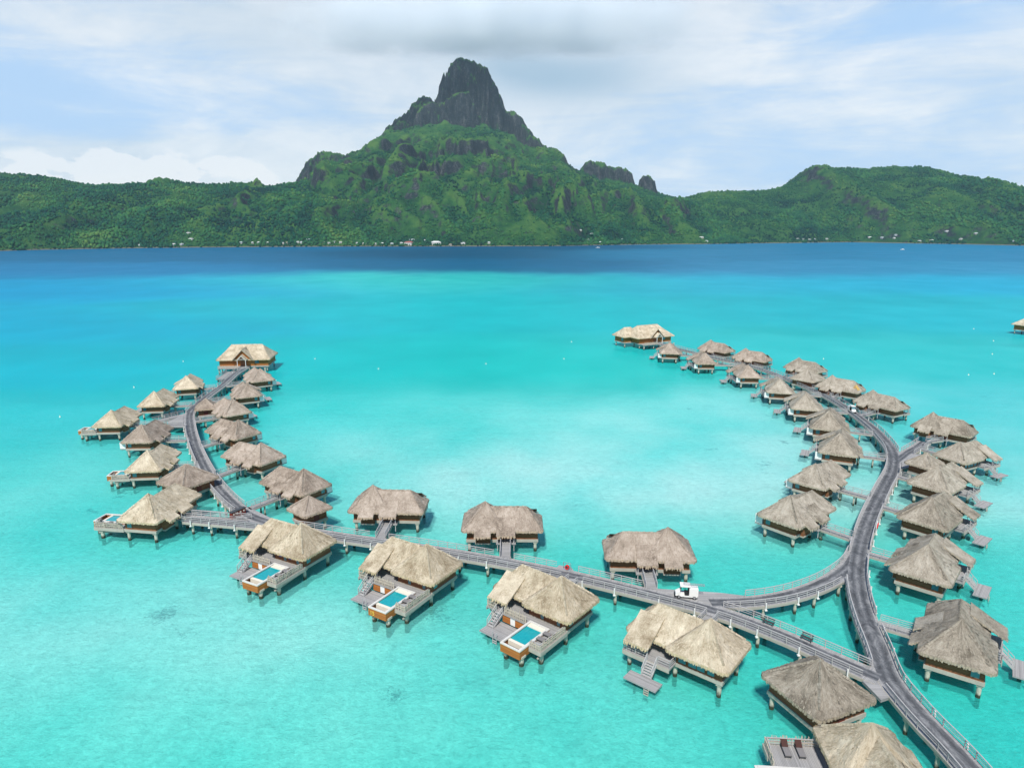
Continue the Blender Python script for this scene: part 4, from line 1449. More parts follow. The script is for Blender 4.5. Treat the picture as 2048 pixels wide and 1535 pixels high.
def grid_mesh(name, V, nx, ny, attrs=None, cols=None, smooth=True):
    me = bpy.data.meshes.new(name)
    n = nx * ny
    idx = np.arange(n).reshape(ny, nx)
    q = np.stack([idx[:-1, :-1], idx[:-1, 1:], idx[1:, 1:], idx[1:, :-1]], -1).reshape(-1, 4)
    me.vertices.add(n); me.vertices.foreach_set("co", V.astype(np.float32).ravel())
    me.loops.add(q.size); me.loops.foreach_set("vertex_index", q.astype(np.int32).ravel())
    me.polygons.add(len(q)); me.polygons.foreach_set("loop_start", np.arange(0, q.size, 4, dtype=np.int32))
    me.polygons.foreach_set("use_smooth", np.full(len(q), smooth))
    for k, a in (attrs or {}).items():
        at_ = me.attributes.new(k, "FLOAT", "POINT"); at_.data.foreach_set("value", a.astype(np.float32).ravel())
    for k, a in (cols or {}).items():
        at_ = me.attributes.new(k, "FLOAT_COLOR", "POINT"); at_.data.foreach_set("color", a.astype(np.float32).ravel())
    me.update(); me.validate()
    o = bpy.data.objects.new(name, me)
    COL.objects.link(o)
    return o


def m_land():
    m, nt, out = mat_new("island_ground")
    k = NT(nt)
    geo = k.n("ShaderNodeNewGeometry")
    pos = geo.outputs["Position"]
    sn = k.n("ShaderNodeSeparateXYZ"); k.link(geo.outputs["Normal"], sn.inputs[0])
    sp = k.n("ShaderNodeSeparateXYZ"); k.link(pos, sp.inputs[0])
    n1 = k.noise(pos, 0.012, 6, 0.62); n2 = k.noise(pos, 0.06, 5, 0.65); n3 = k.noise(pos, 0.22, 3, 0.7)
    strat = k.math("ADD", k.math("MULTIPLY", k.noise(k.mapping(pos, (.035, .035, .008)), 1.0, 6, 0.75, dist=.8), .55), k.math("MULTIPLY", k.noise(k.mapping(pos, (.16, .16, .045)), 1.0, 5, 0.8, dist=.5), .45))
    ra = k.n("ShaderNodeAttribute", attribute_name="rock").outputs["Fac"]
    st = k.math("ADD", sn.outputs[2], k.math("MULTIPLY", k.math("SUBTRACT", n2, 0.5), 0.36))
    veg = k.noise(k.mapping(pos, (1, 1, 1.6)), .022, 6, .7)
    st = k.math("ADD", st, k.math("MULTIPLY", k.math("SUBTRACT", veg, .5), 1.5))
    rk = k.maprange(st, 0.68, 0.52, 0, 1)
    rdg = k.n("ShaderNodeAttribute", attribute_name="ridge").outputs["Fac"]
    grass = k.ramp(k.math("ADD", k.math("MULTIPLY", rdg, .09), k.math("ADD", k.math("MULTIPLY", n1, .6), k.math("MULTIPLY", n2, .4))), [(0.36, (0.006, 0.044, 0.018)), (0.50, (0.022, 0.090, 0.024)), (0.68, (0.070, 0.150, 0.032))])  # ridges lighter, gullies darker: thinner growth plus lit-ridge contrast put into the colour
    rock = k.ramp(k.math("ADD", k.math("MULTIPLY", strat, .75), k.math("MULTIPLY", n3, .35)), [(0.42, (0.004, 0.008, 0.011)), (0.56, (0.020, 0.027, 0.032)), (0.68, (0.12, 0.122, 0.125))])  # rock darkened in its colour to stand for cloud shade on the summit
    sand = k.maprange(sp.outputs[2], 3.0, 1.6, 0, 1)
    c = k.mix(rk, grass, rock)
    c = k.mix(sand, c, rgb((0.15, 0.14, 0.10)))
    h = k.math("ADD", k.math("MULTIPLY", strat, 14.0), k.math("ADD", k.math("MULTIPLY", n2, 8.0), k.math("MULTIPLY", n3, 2.5)))
    k.link(k.bsdf(c, .95, k.bump(h, .8, 1.0), .1), out.inputs[0])
    return m


M["land"] = m_land()
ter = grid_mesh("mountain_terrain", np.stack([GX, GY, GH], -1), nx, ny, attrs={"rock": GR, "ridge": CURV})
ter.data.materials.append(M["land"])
tag(ter, kind="structure")


# ------------------------------------------------------------------ forest on the slopes (one mass)
def m_leaf():
    m, nt, out = mat_new("forest_leaves")
    k = NT(nt)
    a = k.n("ShaderNodeAttribute", attribute_name="tone").outputs["Fac"]
    pos = k.n("ShaderNodeNewGeometry").outputs["Position"]
    n = k.noise(pos, 0.35, 3, .7)
    f = k.math("ADD", k.math("MULTIPLY", a, .8), k.math("MULTIPLY", n, .25))
    c = k.ramp(f, [(0.10, (0.002, 0.022, 0.018)), (0.40, (0.008, 0.060, 0.030)), (0.68, (0.030, 0.115, 0.032)), (0.98, (0.095, 0.175, 0.04))])
    k.link(k.bsdf(c, .9, k.bump(n, .6, 1.0), .08), out.inputs[0])
    return m


rs = np.random.RandomState(11)
NT_ = 190000
tx_ = rs.uniform(-2300, 2300, NT_); f_ = rs.uniform(0, 1, NT_) ** 1.25
ty_ = shore_y(tx_) + 3 + f_ * 1350
th_ = bil(gx, gy, GH, tx_, ty_); tr_ = bil(gx, gy, GR, tx_, ty_)
hx_ = bil(gx, gy, GH, tx_ + 6, ty_); hy_ = bil(gx, gy, GH, tx_, ty_ + 6)
sl = np.hypot((hx_ - th_) / 6, (hy_ - th_) / 6)
keepn = fbm(tx_ / 190.0, ty_ / 190.0, 4)
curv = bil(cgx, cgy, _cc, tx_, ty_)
facing = (hy_ - th_) / 6
# inside the view (with room to step aside), not on cliffs, thinner on the grassy upper slopes
ok = (np.abs(tx_) < .82 * ty_ + 150) & (sl < .95) & (th_ > .7) & (facing > -.25)
grassy = sstep((th_ - 190) / 190) * np.clip(1.2 - np.abs(tx_ + 330) / 900, 0, 1)
ok &= rs.uniform(0, 1, NT_) < np.clip(.84 - .72 * grassy + .8 * keepn - .45 * curv, .03, 1)
ok &= ~((tr_ > 0) & (rs.uniform(0, 1, NT_) < .75))
tx_, ty_, th_, keepn, curv = tx_[ok], ty_[ok], th_[ok], keepn[ok], curv[ok]
n = len(tx_)
ph = (1 + 5 ** .5) / 2
ico = np.array([(-1, ph, 0), (1, ph, 0), (-1, -ph, 0), (1, -ph, 0), (0, -1, ph), (0, 1, ph), (0, -1, -ph), (0, 1, -ph), (ph, 0, -1), (ph, 0, 1), (-ph, 0, -1), (-ph, 0, 1)]) / math.sqrt(1 + ph * ph)
icf = np.array([(0, 11, 5), (0, 5, 1), (0, 1, 7), (0, 7, 10), (0, 10, 11), (1, 5, 9), (5, 11, 4), (11, 10, 2), (10, 7, 6), (7, 1, 8), (3, 9, 4), (3, 4, 2), (3, 2, 6), (3, 6, 8), (3, 8, 9), (4, 9, 5), (2, 4, 11), (6, 2, 10), (8, 6, 7), (9, 8, 1)])
rad = (1.3 + 3.7 * rs.uniform(0, 1, n) ** 2.1) * (1 + .35 * np.clip(keepn, -.6, .8))
hgt = rad * rs.uniform(.8, 1.35, n)
ang = rs.uniform(0, 6.28, n)
V = np.repeat(ico[None], n, 0) * rs.uniform(.74, 1.22, (n, 12, 1))
ca, sa = np.cos(ang)[:, None], np.sin(ang)[:, None]
VX = (V[:, :, 0] * ca - V[:, :, 1] * sa) * rad[:, None] + tx_[:, None]
VY = (V[:, :, 0] * sa + V[:, :, 1] * ca) * rad[:, None] + ty_[:, None]
VZ = V[:, :, 2] * hgt[:, None] + (th_ + hgt * .55)[:, None]
F = (icf[None] + (np.arange(n) * 12)[:, None, None]).reshape(-1, 3)
me = bpy.data.meshes.new("forest")
me.vertices.add(n * 12); me.vertices.foreach_set("co", np.stack([VX, VY, VZ], -1).astype(np.float32).ravel())
me.loops.add(F.size); me.loops.foreach_set("vertex_index", F.astype(np.int32).ravel())
me.polygons.add(len(F)); me.polygons.foreach_set("loop_start", np.arange(0, F.size, 3, dtype=np.int32))
tone = np.clip(.43 + .40 * fbm(tx_ / 190 + 9, ty_ / 190, 5, .6) + .22 * curv + rs.normal(0, .105, n), 0, 1)  # crown tone follows curvature: denser gully growth and painted lit-ridge contrast
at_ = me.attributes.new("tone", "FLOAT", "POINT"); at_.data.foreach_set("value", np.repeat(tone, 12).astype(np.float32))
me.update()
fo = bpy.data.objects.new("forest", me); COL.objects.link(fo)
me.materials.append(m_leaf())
tag(fo, "dense green tropical forest covering the island slopes down to the shore", "forest", kind="stuff")

# ------------------------------------------------------------------ houses of the shore village
VH = [(280, 489, 4), (348, 489, 6), (363, 488, 7), (377, 465, 8), (382, 478, 9), (483, 488, 5), (505, 487, 5), (518, 485, 6), (536, 486, 4), (565, 487, 9), (576, 486.5, 8), (596, 486, 6), (603, 487.5, 5), (617, 479, 7), (613, 484, 4),
      (649, 487, 4), (658, 487, 6), (668, 486, 6), (682, 487, 6), (715, 486, 5), (729, 486, 9), (751, 487, 6), (764, 488, 8), (783, 485.5, 9), (803, 488, 6), (824, 478, 12), (818, 488, 19), (848, 479.5, 7), (846, 486, 9), (872, 486, 21), (901, 489, 6), (926, 490, 10), (978, 488, 6),
      (1161, 459, 5), (1184, 468, 8), (1177, 479, 8), (1200, 484, 3), (1244, 477, 3), (1403, 473, 10), (1411, 484, 10), (1596, 476, 7), (1605, 477, 5), (1619, 478, 5), (1628, 477, 5), (1653, 476, 6), (1739, 477, 7), (1764, 477, 6), (1788, 477.5, 4), (1791, 471, 5), (1839, 482, 6), (1862, 480, 5), (1863, 484.5, 5), (1906, 482, 3), (1922, 476.5, 6), (1894, 464.5, 8), (1952, 465, 7), (2028, 486.5, 6)]
roofm = [m_plain("tin_roof_white", (.70, .70, .68), .5, .08, .3), m_plain("tin_roof_pale", (.55, .58, .60), .5, .1, .3), m_plain("tin_roof_red", (.34, .10, .09), .6, .15, .3), m_plain("tin_roof_tan", (.36, .28, .20), .6, .15, .3)]
rname = ["white roofed", "pale grey roofed", "red roofed", "tan roofed"]
wallm = [m_plain("house_wall_cream", (.36, .33, .27), .8, .1, .3), m_plain("house_wall_white", (.46, .45, .43), .8, .1, .3)]
ORD = ["first", "second", "third", "fourth", "fifth", "sixth", "seventh", "eighth", "ninth", "tenth", "eleventh", "twelfth", "thirteenth", "fourteenth", "fifteenth", "sixteenth", "seventeenth", "eighteenth", "nineteenth", "twentieth"]
VH.sort()
rg = random.Random(21)
cnt = {}


def terr1(x, y):
    h, _ = terrain_h(np.array([x]), np.array([y])); return float(h[0])


hspots = []
for (px, py, wpx) in VH:
    # march along the sight line until it meets the ground
    best = None
    for Y in np.arange(1500, 2900, 6.0):
        x, z = at_depth(px, py + .8, Y)
        if Y > shore_y(np.array([x]))[0] + 14 and terr1(x, Y) >= z - 3: best = (x, Y, max(terr1(x, Y), .8)); break
    if best is None: continue
    x, Y, z = best
    wdt = max(5.0, .85 * wpx * Y / FPX)
    hspots.append((px, x, Y, z, wdt))
for (px, x, Y, z, wdt) in hspots:
    ci = 2 if px in (818,) else (3 if rg.random() < .12 else (1 if rg.random() < .3 else 0))
    big = wdt > 20
    o = empty("village_house", (x, Y, z - .6), rg.uniform(-.35, .35))
    hw, hd, hh = wdt / 2, (7.5 if big else 4.0), (6.5 if big else 2.9)
    w = MB(); w.box(-hw, hw, -hd, hd, -1.5, hh); w.build("wall", wallm[rg.randrange(2)], o)
    r_ = MB(); e = .7; rz_ = hh + (3.0 if big else 1.5)
    a = [(-hw - e, -hd - e, hh), (hw + e, -hd - e, hh), (hw + e, hd + e, hh), (-hw - e, hd + e, hh)]
    r0, r1 = (-hw * .6, 0, rz_), (hw * .6, 0, rz_)
    r_.face([a[0], a[1], r1, r0]); r_.face([a[2], a[3], r0, r1]); r_.face([a[1], a[2], r1]); r_.face([a[3], a[0], r0]); r_.face(a[::-1])
    r_.build("roof", roofm[ci], o)
    d = MB(); d.box(-.6, .6, -hd - .08, -hd, -.5, 2.2); d.box(-hw * .7, -hw * .35, -hd - .06, -hd, 1.0, 2.4); d.box(hw * .35, hw * .7, -hd - .06, -hd, 1.0, 2.4)
    d.build("openings", M["glass"], o)
    cnt[ci] = cnt.get(ci, 0) + 1
    k_ = cnt[ci] - 1
    od = ORD[k_] if k_ < 20 else ("twenty " + ORD[k_ - 20] if k_ < 29 else ("thirtieth" if k_ == 29 else "thirty " + ORD[k_ - 30]))
    lab = "%s %sshore house, %s of that roof colour from the left" % (rname[ci], "long " if big else ("small " if wdt < 9 else ""), od)
    tag(o, lab, "house", "houses of the village on the far shore")

# boats off the village
for (px, py, lab) in ((1805, 499.5, "tiny white motorboat far out on the dark blue water at the right"), (1195.5, 495.5, "tiny white boat close to the far shore right of the peak"), (655, 492.5, "white boat moored off the left part of the village")):
    x, y = at(px, py, 0)
    o = empty("motorboat", (x, y, 0), R(12))
    h = MB()
    S = [(-5, 1.3, .0), (-2, 1.6, .0), (2, 1.4, .1), (4.2, .7, .3), (5.4, .02, .5)]
    for (a, b) in zip(S[:-1], S[1:]):
        for sg in (-1, 1):
            q = [(a[0], sg * a[1] * .6, -.4), (b[0], sg * b[1] * .6, -.4), (b[0], sg * b[1], 1.1 + b[2]), (a[0], sg * a[1], 1.1 + a[2])]
            h.face(q if sg < 0 else q[::-1])
        h.face([(a[0], -a[1], 1.1 + a[2]), (b[0], -b[1], 1.1 + b[2]), (b[0], b[1], 1.1 + b[2]), (a[0], a[1], 1.1 + a[2])])
    h.face([(-5, 1.3, 1.1), (-5, -1.3, 1.1), (-5, -.8, -.4), (-5, .8, -.4)][::-1])
    h.build("hull", M["white"], o)
    c = MB(); c.box(-1.6, 1.6, -1.0, 1.0, 1.12, 2.3); c.build("cabin", M["white"], o)
    tag(o, lab, "boat", "boats off the far shore")


# ------------------------------------------------------------------ lagoon
def lin(c):
    return [(v / 255 / 12.92 if v / 255 <= .04045 else ((v / 255 + .055) / 1.055) ** 2.4) for v in c]


WATER = [  # photo pixel, colour of the water there (deep rows have sky and mountain reflection painted in), share of light scattered in the water column
 ((-300, 520), (8, 98, 152), 1), ((0, 512), (8, 98, 152), 1), ((400, 512), (8, 96, 150), 1), ((900, 508), (0, 72, 118), 1), ((1400, 508), (18, 112, 166), 1), ((2048, 510), (24, 120, 176), 1), ((2400, 520), (24, 118, 172), 1),
 ((-300, 497), (8, 98, 152), 1), ((0, 501), (8, 96, 150), 1), ((500, 494), (8, 94, 148), 1), ((1024, 492), (0, 74, 122), 1), ((1500, 487.5), (16, 110, 164), 1), ((1750, 486), (22, 116, 170), 1), ((2048, 489), (24, 120, 176), 1), ((2300, 489), (24, 120, 176), 1),
 ((0, 540), (18, 116, 178), 1), ((400, 540), (18, 116, 178), 1), ((800, 530), (4, 92, 146), 1), ((950, 532), (0, 84, 134), 1), ((1100, 536), (6, 94, 148), 1), ((1500, 540), (30, 126, 182), 1), ((2048, 540), (32, 132, 188), 1),
 ((0, 578), (0, 140, 200), .95), ((300, 578), (0, 144, 200), .95), ((500, 572), (4, 156, 204), .9), ((700, 566), (36, 190, 212), .8), ((850, 562), (58, 210, 212), .7), ((1000, 566), (14, 182, 204), .75), ((1200, 572), (12, 166, 202), .8), ((1500, 568), (18, 160, 204), .9), ((2048, 566), (14, 158, 208), .9),
 ((-200, 640), (0, 158, 212), .8), ((0, 640), (0, 165, 214), .8), ((250, 650), (0, 172, 216), .75), ((500, 620), (10, 185, 218), .7), ((800, 620), (15, 192, 218), .7), ((1000, 620), (0, 190, 212), .7), ((1250, 620), (10, 188, 214), .7), ((1500, 610), (10, 178, 210), .75), ((1800, 620), (18, 182, 214), .75), ((2048, 640), (20, 182, 214), .75),
 ((0, 740), (0, 180, 218), .7), ((200, 730), (0, 185, 218), .7), ((650, 740), (0, 196, 218), .65), ((850, 720), (5, 196, 216), .65), ((1050, 740), (10, 204, 216), .6), ((1200, 740), (30, 208, 216), .6), ((1550, 690), (35, 200, 220), .6), ((1800, 720), (45, 204, 222), .6), ((2048, 740), (40, 204, 222), .6),
 ((0, 850), (30, 204, 216), .5), ((120, 900), (70, 214, 216), .5), ((650, 830), (40, 212, 216), .5), ((900, 830), (70, 220, 220), .5), ((1150, 850), (105, 228, 224), .45), ((1350, 830), (100, 226, 224), .45), ((1480, 900), (130, 232, 226), .4), ((1950, 800), (75, 214, 224), .5), ((2048, 860), (85, 218, 224), .5),
 ((0, 1000), (75, 218, 212), .45), ((150, 1000), (90, 220, 214), .4), ((480, 960), (30, 208, 198), .45), ((270, 1090), (50, 214, 202), .4), ((400, 1090), (60, 216, 206), .4), ((700, 930), (105, 226, 220), .4), ((900, 950), (125, 232, 226), .4), ((1150, 980), (140, 234, 228), .4), ((1450, 1010), (135, 232, 226), .4), ((1620, 1100), (60, 216, 202), .45), ((2020, 1000), (110, 226, 220), .4),
 ((0, 1200), (85, 222, 212), .4), ((250, 1180), (120, 228, 220), .4), ((450, 1250), (130, 230, 222), .4), ((700, 1250), (100, 228, 216), .4), ((950, 1160), (45, 210, 196), .4), ((1130, 1090), (80, 222, 212), .4), ((1330, 1160), (40, 208, 196), .4), ((1560, 1160), (55, 214, 200), .4), ((1760, 1150), (25, 202, 192), .4), ((700, 1150), (60, 216, 204), .4), ((2040, 1180), (80, 220, 212), .4),
 ((0, 1400), (75, 222, 208), .4), ((300, 1400), (105, 228, 216), .4), ((700, 1400), (100, 228, 214), .4), ((1000, 1380), (90, 226, 212), .4), ((1250, 1420), (85, 224, 210), .4), ((1500, 1250), (40, 206, 192), .4), ((1680, 1250), (25, 204, 190), .4), ((1250, 1330), (50, 212, 198), .4), ((1450, 1400), (35, 204, 190), .4), ((1830, 1330), (25, 202, 190), .4), ((1950, 1420), (45, 208, 196), .4),
 ((-100, 1535), (65, 218, 202), .4), ((400, 1535), (75, 222, 206), .4), ((900, 1535), (75, 222, 204), .4), ((1300, 1535), (60, 216, 198), .4), ((2040, 1535), (35, 202, 188), .4), ((1024, 1800), (60, 214, 196), .4),
]
wx, wy = [], []
for p, c, s in WATER:
    a = at(p[0], p[1], 0); wx.append(a[0]); wy.append(a[1])
wx = np.array(wx); wy = np.array(wy)
wc = np.array([lin(c) + [s] for _, c, s in WATER])


def water_field(X, Y):
    sx = 120 + .25 * np.maximum(Y, 0)
    w = fbm(X / 70.0, Y / 150.0, 4) * .05
    q0 = X / (60 + .42 * np.maximum(Y, 0)); q1 = 2.6 * np.log(np.maximum(Y, 5) + 25) + w * 1.5
    k0 = wx / (60 + .42 * np.maximum(wy, 0)); k1 = 2.6 * np.log(np.maximum(wy, 5) + 25)
    num = np.zeros(X.shape + (4,)); den = np.zeros(X.shape)
    for i in range(len(wx)):
        d2 = (q0 - k0[i]) ** 2 + (q1 - k1[i]) ** 2
        g = np.exp(-d2 / .13) + 1e-4 / (d2 + .03)
        num += g[..., None] * wc[i]; den += g
    return num / den[..., None]


vy = np.concatenate([np.linspace(-120, 40, 12), 40 * (3200 / 40.0) ** np.linspace(0, 1, 420)[1:]])
vu = np.sign(np.linspace(-1, 1, 381)) * np.abs(np.linspace(-1, 1, 381)) ** 1.4
WY = np.repeat(vy[:, None], len(vu), 1)
WX = vu[None] * (1.25 * np.maximum(WY, 0) + 220)
WF = water_field(WX, WY)
scat = WF[..., 3]
scat = np.clip(.36 + (scat - .4) * (.64 / .55), .3, 1)
CORAL = [(330, 1228, 3.6, 1), (318, 1243, 1.8, .8), (345, 1255, 1.6, .7), (372, 1266, 2.0, .8), (385, 1263, 1.3, .7), (350, 1290, 1.2, .6), (535, 1340, 1.5, .8), (790, 1390, 2.6, .9), (775, 1380, 1.6, .7), (1097, 1368, .9, .8),
         (868, 1222, 5.5, .75), (890, 1236, 4.0, .7), (845, 1235, 3.0, .5), (150, 1332, 1.2, .7), (60, 1345, 2.6, .4), (160, 1180, 2.4, .35), (300, 1165, 3.0, .35), (430, 1375, 1.2, .5), (1370, 1100, .8, .6), (1420, 1130, .7, .6),
         (980, 1405, .7, .7), (690, 1440, .9, .5), (1230, 1478, .7, .7), (1160, 1385, .8, .6), (1255, 1445, .8, .6), (1390, 1435, .7, .6), (40, 985, 3.5, .35), (1600, 1240, 1.5, .3), (620, 1330, 1.0, .5)]
_n = np.clip(fbm(WX / 30, WY / 34, 4), -1, 1)
_n2 = np.clip(fbm(WX / 110 + 5, WY / 70, 3), -1, 1)
WF[..., 0] *= np.clip(1 + .42 * _n + .25 * _n2, .2, 2); WF[..., 1] *= 1 + .055 * _n + .05 * _n2; WF[..., 2] *= 1 + .06 * _n + .05 * _n2
_near = np.clip((.62 - WF[..., 3]) / .22, 0, 1)[..., None]
WF[..., :3] *= np.array([1.2, .97, .79]) * (1 - _near) + np.array([1.75, 1.02, 1.07]) * _near
_deep = np.clip((WF[..., 3] - .9) / .1, 0, 1)[..., None]
WF[..., :3] *= 1 - _deep * np.array([0, .10, .12])
wcol = np.concatenate([WF[..., :3], np.ones(WF.shape[:2] + (1,))], -1)
wo = grid_mesh("water", np.stack([WX, WY, np.zeros_like(WX)], -1), len(vu), len(vy), attrs={"scatter": scat}, cols={"water_tint_reflection": wcol})
tag(wo, kind="structure")
depth = 1.25 + .5 * fbm(WX / 60, WY / 60, 3) ** 2 + 14 * sstep((scat - .42) / .58) ** 1.5
cor = np.zeros_like(WX)
for (px, py, r_, a_) in CORAL:
    q = at(px, py, -1.3)
    cor = np.maximum(cor, a_ * np.exp(-(((WX - q[0]) ** 2 + (WY - q[1]) ** 2) / (.62 * r_ ** 2 + .7))))
sb = grid_mesh("seabed", np.stack([WX, WY, -depth + .25 * fbm(WX / 9, WY / 9, 3)], -1), len(vu), len(vy), attrs={"coral": cor})
tag(sb, kind="structure")


def m_water():
    m, nt, out = mat_new("lagoon_water")
    k = NT(nt)
    geo = k.n("ShaderNodeNewGeometry")
    pos = geo.outputs["Position"]
    tint = k.n("ShaderNodeAttribute", attribute_name="water_tint_reflection").outputs["Color"]
    sc = k.n("ShaderNodeAttribute", attribute_name="scatter").outputs["Fac"]
    # wind waves of three sizes, crests lying roughly across the view
    w0 = k.noise(k.mapping(pos, (.05, .22, 1), (0, 0, R(8))), 1.0, 4, .6)
    w1 = k.noise(k.mapping(pos, (.62, 1.05, 1), (0, 0, R(-16))), 1.0, 5, .66, dist=.5)
    w2 = k.noise(k.mapping(pos, (2.4, 3.1, 1), (0, 0, R(12))), 1.0, 4, .7, dist=.6)
    h = k.math("ADD", k.math("ADD", k.math("MULTIPLY", w1, .46), k.math("MULTIPLY", w2, .30)), k.math("MULTIPLY", w0, .6))
    nb = k.bump(h, .75, .5)
    nd = k.bump(h, 1.0, .55)
    body = k.n("ShaderNodeBsdfDiffuse"); k.link(tint, body.inputs[0]); k.link(nd, body.inputs["Normal"])
    tr = k.n("ShaderNodeBsdfTransparent")
    sq = k.n("ShaderNodeVectorMath", operation="MULTIPLY")
    g = k.n("ShaderNodeGamma"); k.link(tint, g.inputs[0]); g.inputs[1].default_value = .5
    k.link(g.outputs[0], tr.inputs[0])
    mx = k.n("ShaderNodeMixShader"); k.link(sc, mx.inputs[0]); k.link(tr.outputs[0], mx.inputs[1]); k.link(body.outputs[0], mx.inputs[2])
    gl = k.n("ShaderNodeBsdfGlossy"); gl.inputs["Roughness"].default_value = .22; k.link(nb, gl.inputs["Normal"])
    gl.inputs["Color"].default_value = (.9, .95, 1, 1)
    fr = k.n("ShaderNodeFresnel"); fr.inputs["IOR"].default_value = 1.33; k.link(nb, fr.inputs["Normal"])
    ff = k.math("MINIMUM", k.math("MULTIPLY", fr.outputs[0], .42), .12)
    m2 = k.n("ShaderNodeMixShader"); k.link(ff, m2.inputs[0]); k.link(mx.outputs[0], m2.inputs[1]); k.link(gl.outputs[0], m2.inputs[2])
    k.link(m2.outputs[0], out.inputs[0])
    return m


def m_seabed():
    m, nt, out = mat_new("coral_sand")
    k = NT(nt)
    pos = k.n("ShaderNodeNewGeometry").outputs["Position"]
    n1 = k.noise(pos, .09, 5, .6); n2 = k.noise(pos, .9, 5, .7, dist=.6); n3 = k.noise(pos, 2.6, 4, .7, dist=1.0)
    c = k.mix(k.math("ADD", k.maprange(k.math("ADD", k.math("MULTIPLY", n2, .5), k.math("MULTIPLY", n3, .5)), .38, .62, 0, 1), 0), rgb((0.44, 0.50, 0.48)), rgb((1.0, 0.98, 0.93)))  # sand mottling that also paints the wave caustic dapple into the seabed colour
    # scattered coral heads
    v = k.n("ShaderNodeTexVoronoi"); k.link(pos, v.inputs["Vector"]); v.inputs["Scale"].default_value = .085
    patch = k.maprange(k.math("ADD", v.outputs["Distance"], k.math("MULTIPLY", k.math("SUBTRACT", n2, .5), .9)), .10, .02, 0, 1)
    lonely = k.math("GREATER_THAN", k.noise(pos, .02, 2, .5), .52)
    cf = k.math("MULTIPLY", k.math("MULTIPLY", patch, lonely), .75)
    cf = k.math("ADD", cf, k.math("MULTIPLY", k.maprange(n1, .60, .72, 0, 1), .25), clamp=True)
    ca = k.n("ShaderNodeAttribute", attribute_name="coral").outputs["Fac"]
    n4 = k.noise(pos, 1.5, 5, .8, dist=1.5)
    cb = k.maprange(k.math("ADD", k.math("MULTIPLY", ca, .55), k.math("MULTIPLY", k.math("SUBTRACT", n4, .5), 1.7)), .36, .50, 0, .95)
    cf = k.math("MAXIMUM", cf, k.math("MULTIPLY", cb, k.math("GREATER_THAN", ca, .03)))
    c = k.mix(cf, c, rgb((0.0, 0.09, 0.13)))
    k.link(k.bsdf(c, .95, None, 0.0), out.inputs[0])
    return m


wo.data.materials.append(m_water())
sb.data.materials.append(m_seabed())

# ------------------------------------------------------------------ sky, sun
SUN_EL, SUN_AZ = R(52), R(191)      # sun behind the camera, a little to the left (azimuth clockwise from +Y)
w = bpy.data.worlds.new("World")
SC.world = w
w.use_nodes = True
nt = w.node_tree
nt.nodes.clear()
k = NT(nt)
out = k.n("ShaderNodeOutputWorld")
bg = k.n("ShaderNodeBackground")
sky = k.n("ShaderNodeTexSky", sky_type="NISHITA")
sky.sun_disc = False
sky.sun_elevation = SUN_EL
sky.sun_rotation = SUN_AZ
sky.air_density = 1.0; sky.dust_density = 1.0; sky.ozone_density = 1.0
tc = k.n("ShaderNodeTexCoord").outputs["Generated"]
s = k.n("ShaderNodeSeparateXYZ"); k.link(tc, s.inputs[0])
el = k.math("ARCSINE", s.outputs[2])
az = k.math("ARCTAN2", s.outputs[0], s.outputs[1])
ae = k.n("ShaderNodeCombineXYZ"); k.link(az, ae.inputs[0]); k.link(el, ae.inputs[1])
v = ae.outputs[0]
streak = k.noise(k.mapping(v, (2.6, 17, 1), (0, 0, R(-7))), 1.0, 9, .66, dist=.9)
puff = k.noise(k.mapping(v, (5.0, 10.5, 1)), 1.0, 9, .62, dist=.4)
big = k.noise(k.mapping(v, (1.5, 3.2, 1)), 1.3, 3, .5)
cover = k.math("ADD", k.math("ADD", k.math("MULTIPLY", streak, .55), k.math("MULTIPLY", puff, .40)), k.math("MULTIPLY", big, .45))


def spot(a0, e0, ra, re):
    dx = k.math("DIVIDE", k.math("SUBTRACT", az, a0), ra); dy = k.math("DIVIDE", k.math("SUBTRACT", el, e0), re)
    d = k.math("ADD", k.math("MULTIPLY", dx, dx), k.math("MULTIPLY", dy, dy))
    return k.math("EXPONENT", k.math("MULTIPLY", d, -1.0))


def ang(px, py):
    xc = (px - 1024) / FPX; yc = (767.5 - py) / FPX
    fw = math.cos(PITCH) + math.sin(PITCH) * yc; dn = math.sin(PITCH) - math.cos(PITCH) * yc
    return math.atan2(xc, fw), math.atan2(-dn, math.hypot(xc, fw))


cover = k.math("ADD", cover, k.math("MULTIPLY", spot(*ang(950, 0), .28, .12), .5))
cover = k.math("ADD", cover, k.math("MULTIPLY", spot(*ang(360, 340), .22, .035), .35))
cover = k.math("SUBTRACT", cover, k.math("MULTIPLY", spot(*ang(120, 190), .22, .05), .28))
cover = k.math("SUBTRACT", cover, k.math("MULTIPLY", spot(*ang(1750, 70), .16, .06), .12))
cover = k.math("SUBTRACT", cover, k.maprange(el, .29, .62, 0, .60))
cl = k.maprange(cover, .50, .82, .06, 1.0, smooth=True)
cum = k.math("MULTIPLY", k.math("ADD", spot(*ang(300, 350), .19, .030), spot(*ang(120, 362), .10, .012)), k.maprange(k.noise(k.mapping(v, (14, 22, 1)), 1.0, 6, .6), .38, .58, .0, 1.25))
cum = k.maprange(cum, .30, .52, 0, 1, smooth=True)
blue = k.mix(k.maprange(el, .24, .6, 0, 1), rgb((.46, .68, .97)), rgb((.05, .13, .34)))
wpos = k.math("ADD", puff, k.math("MULTIPLY", k.math("SUBTRACT", streak, .5), .6))
white = k.mix(k.maprange(wpos, .30, .68, 0, 1), rgb((.62, .735, .85)), rgb((.90, .94, .975)))
dark = k.math("MULTIPLY", spot(*ang(1130, 155), .115, .030), k.maprange(puff, .25, .6, .75, 1.1))
dark = k.math("ADD", dark, k.math("MULTIPLY", spot(*ang(1010, 120), .06, .022), .55))
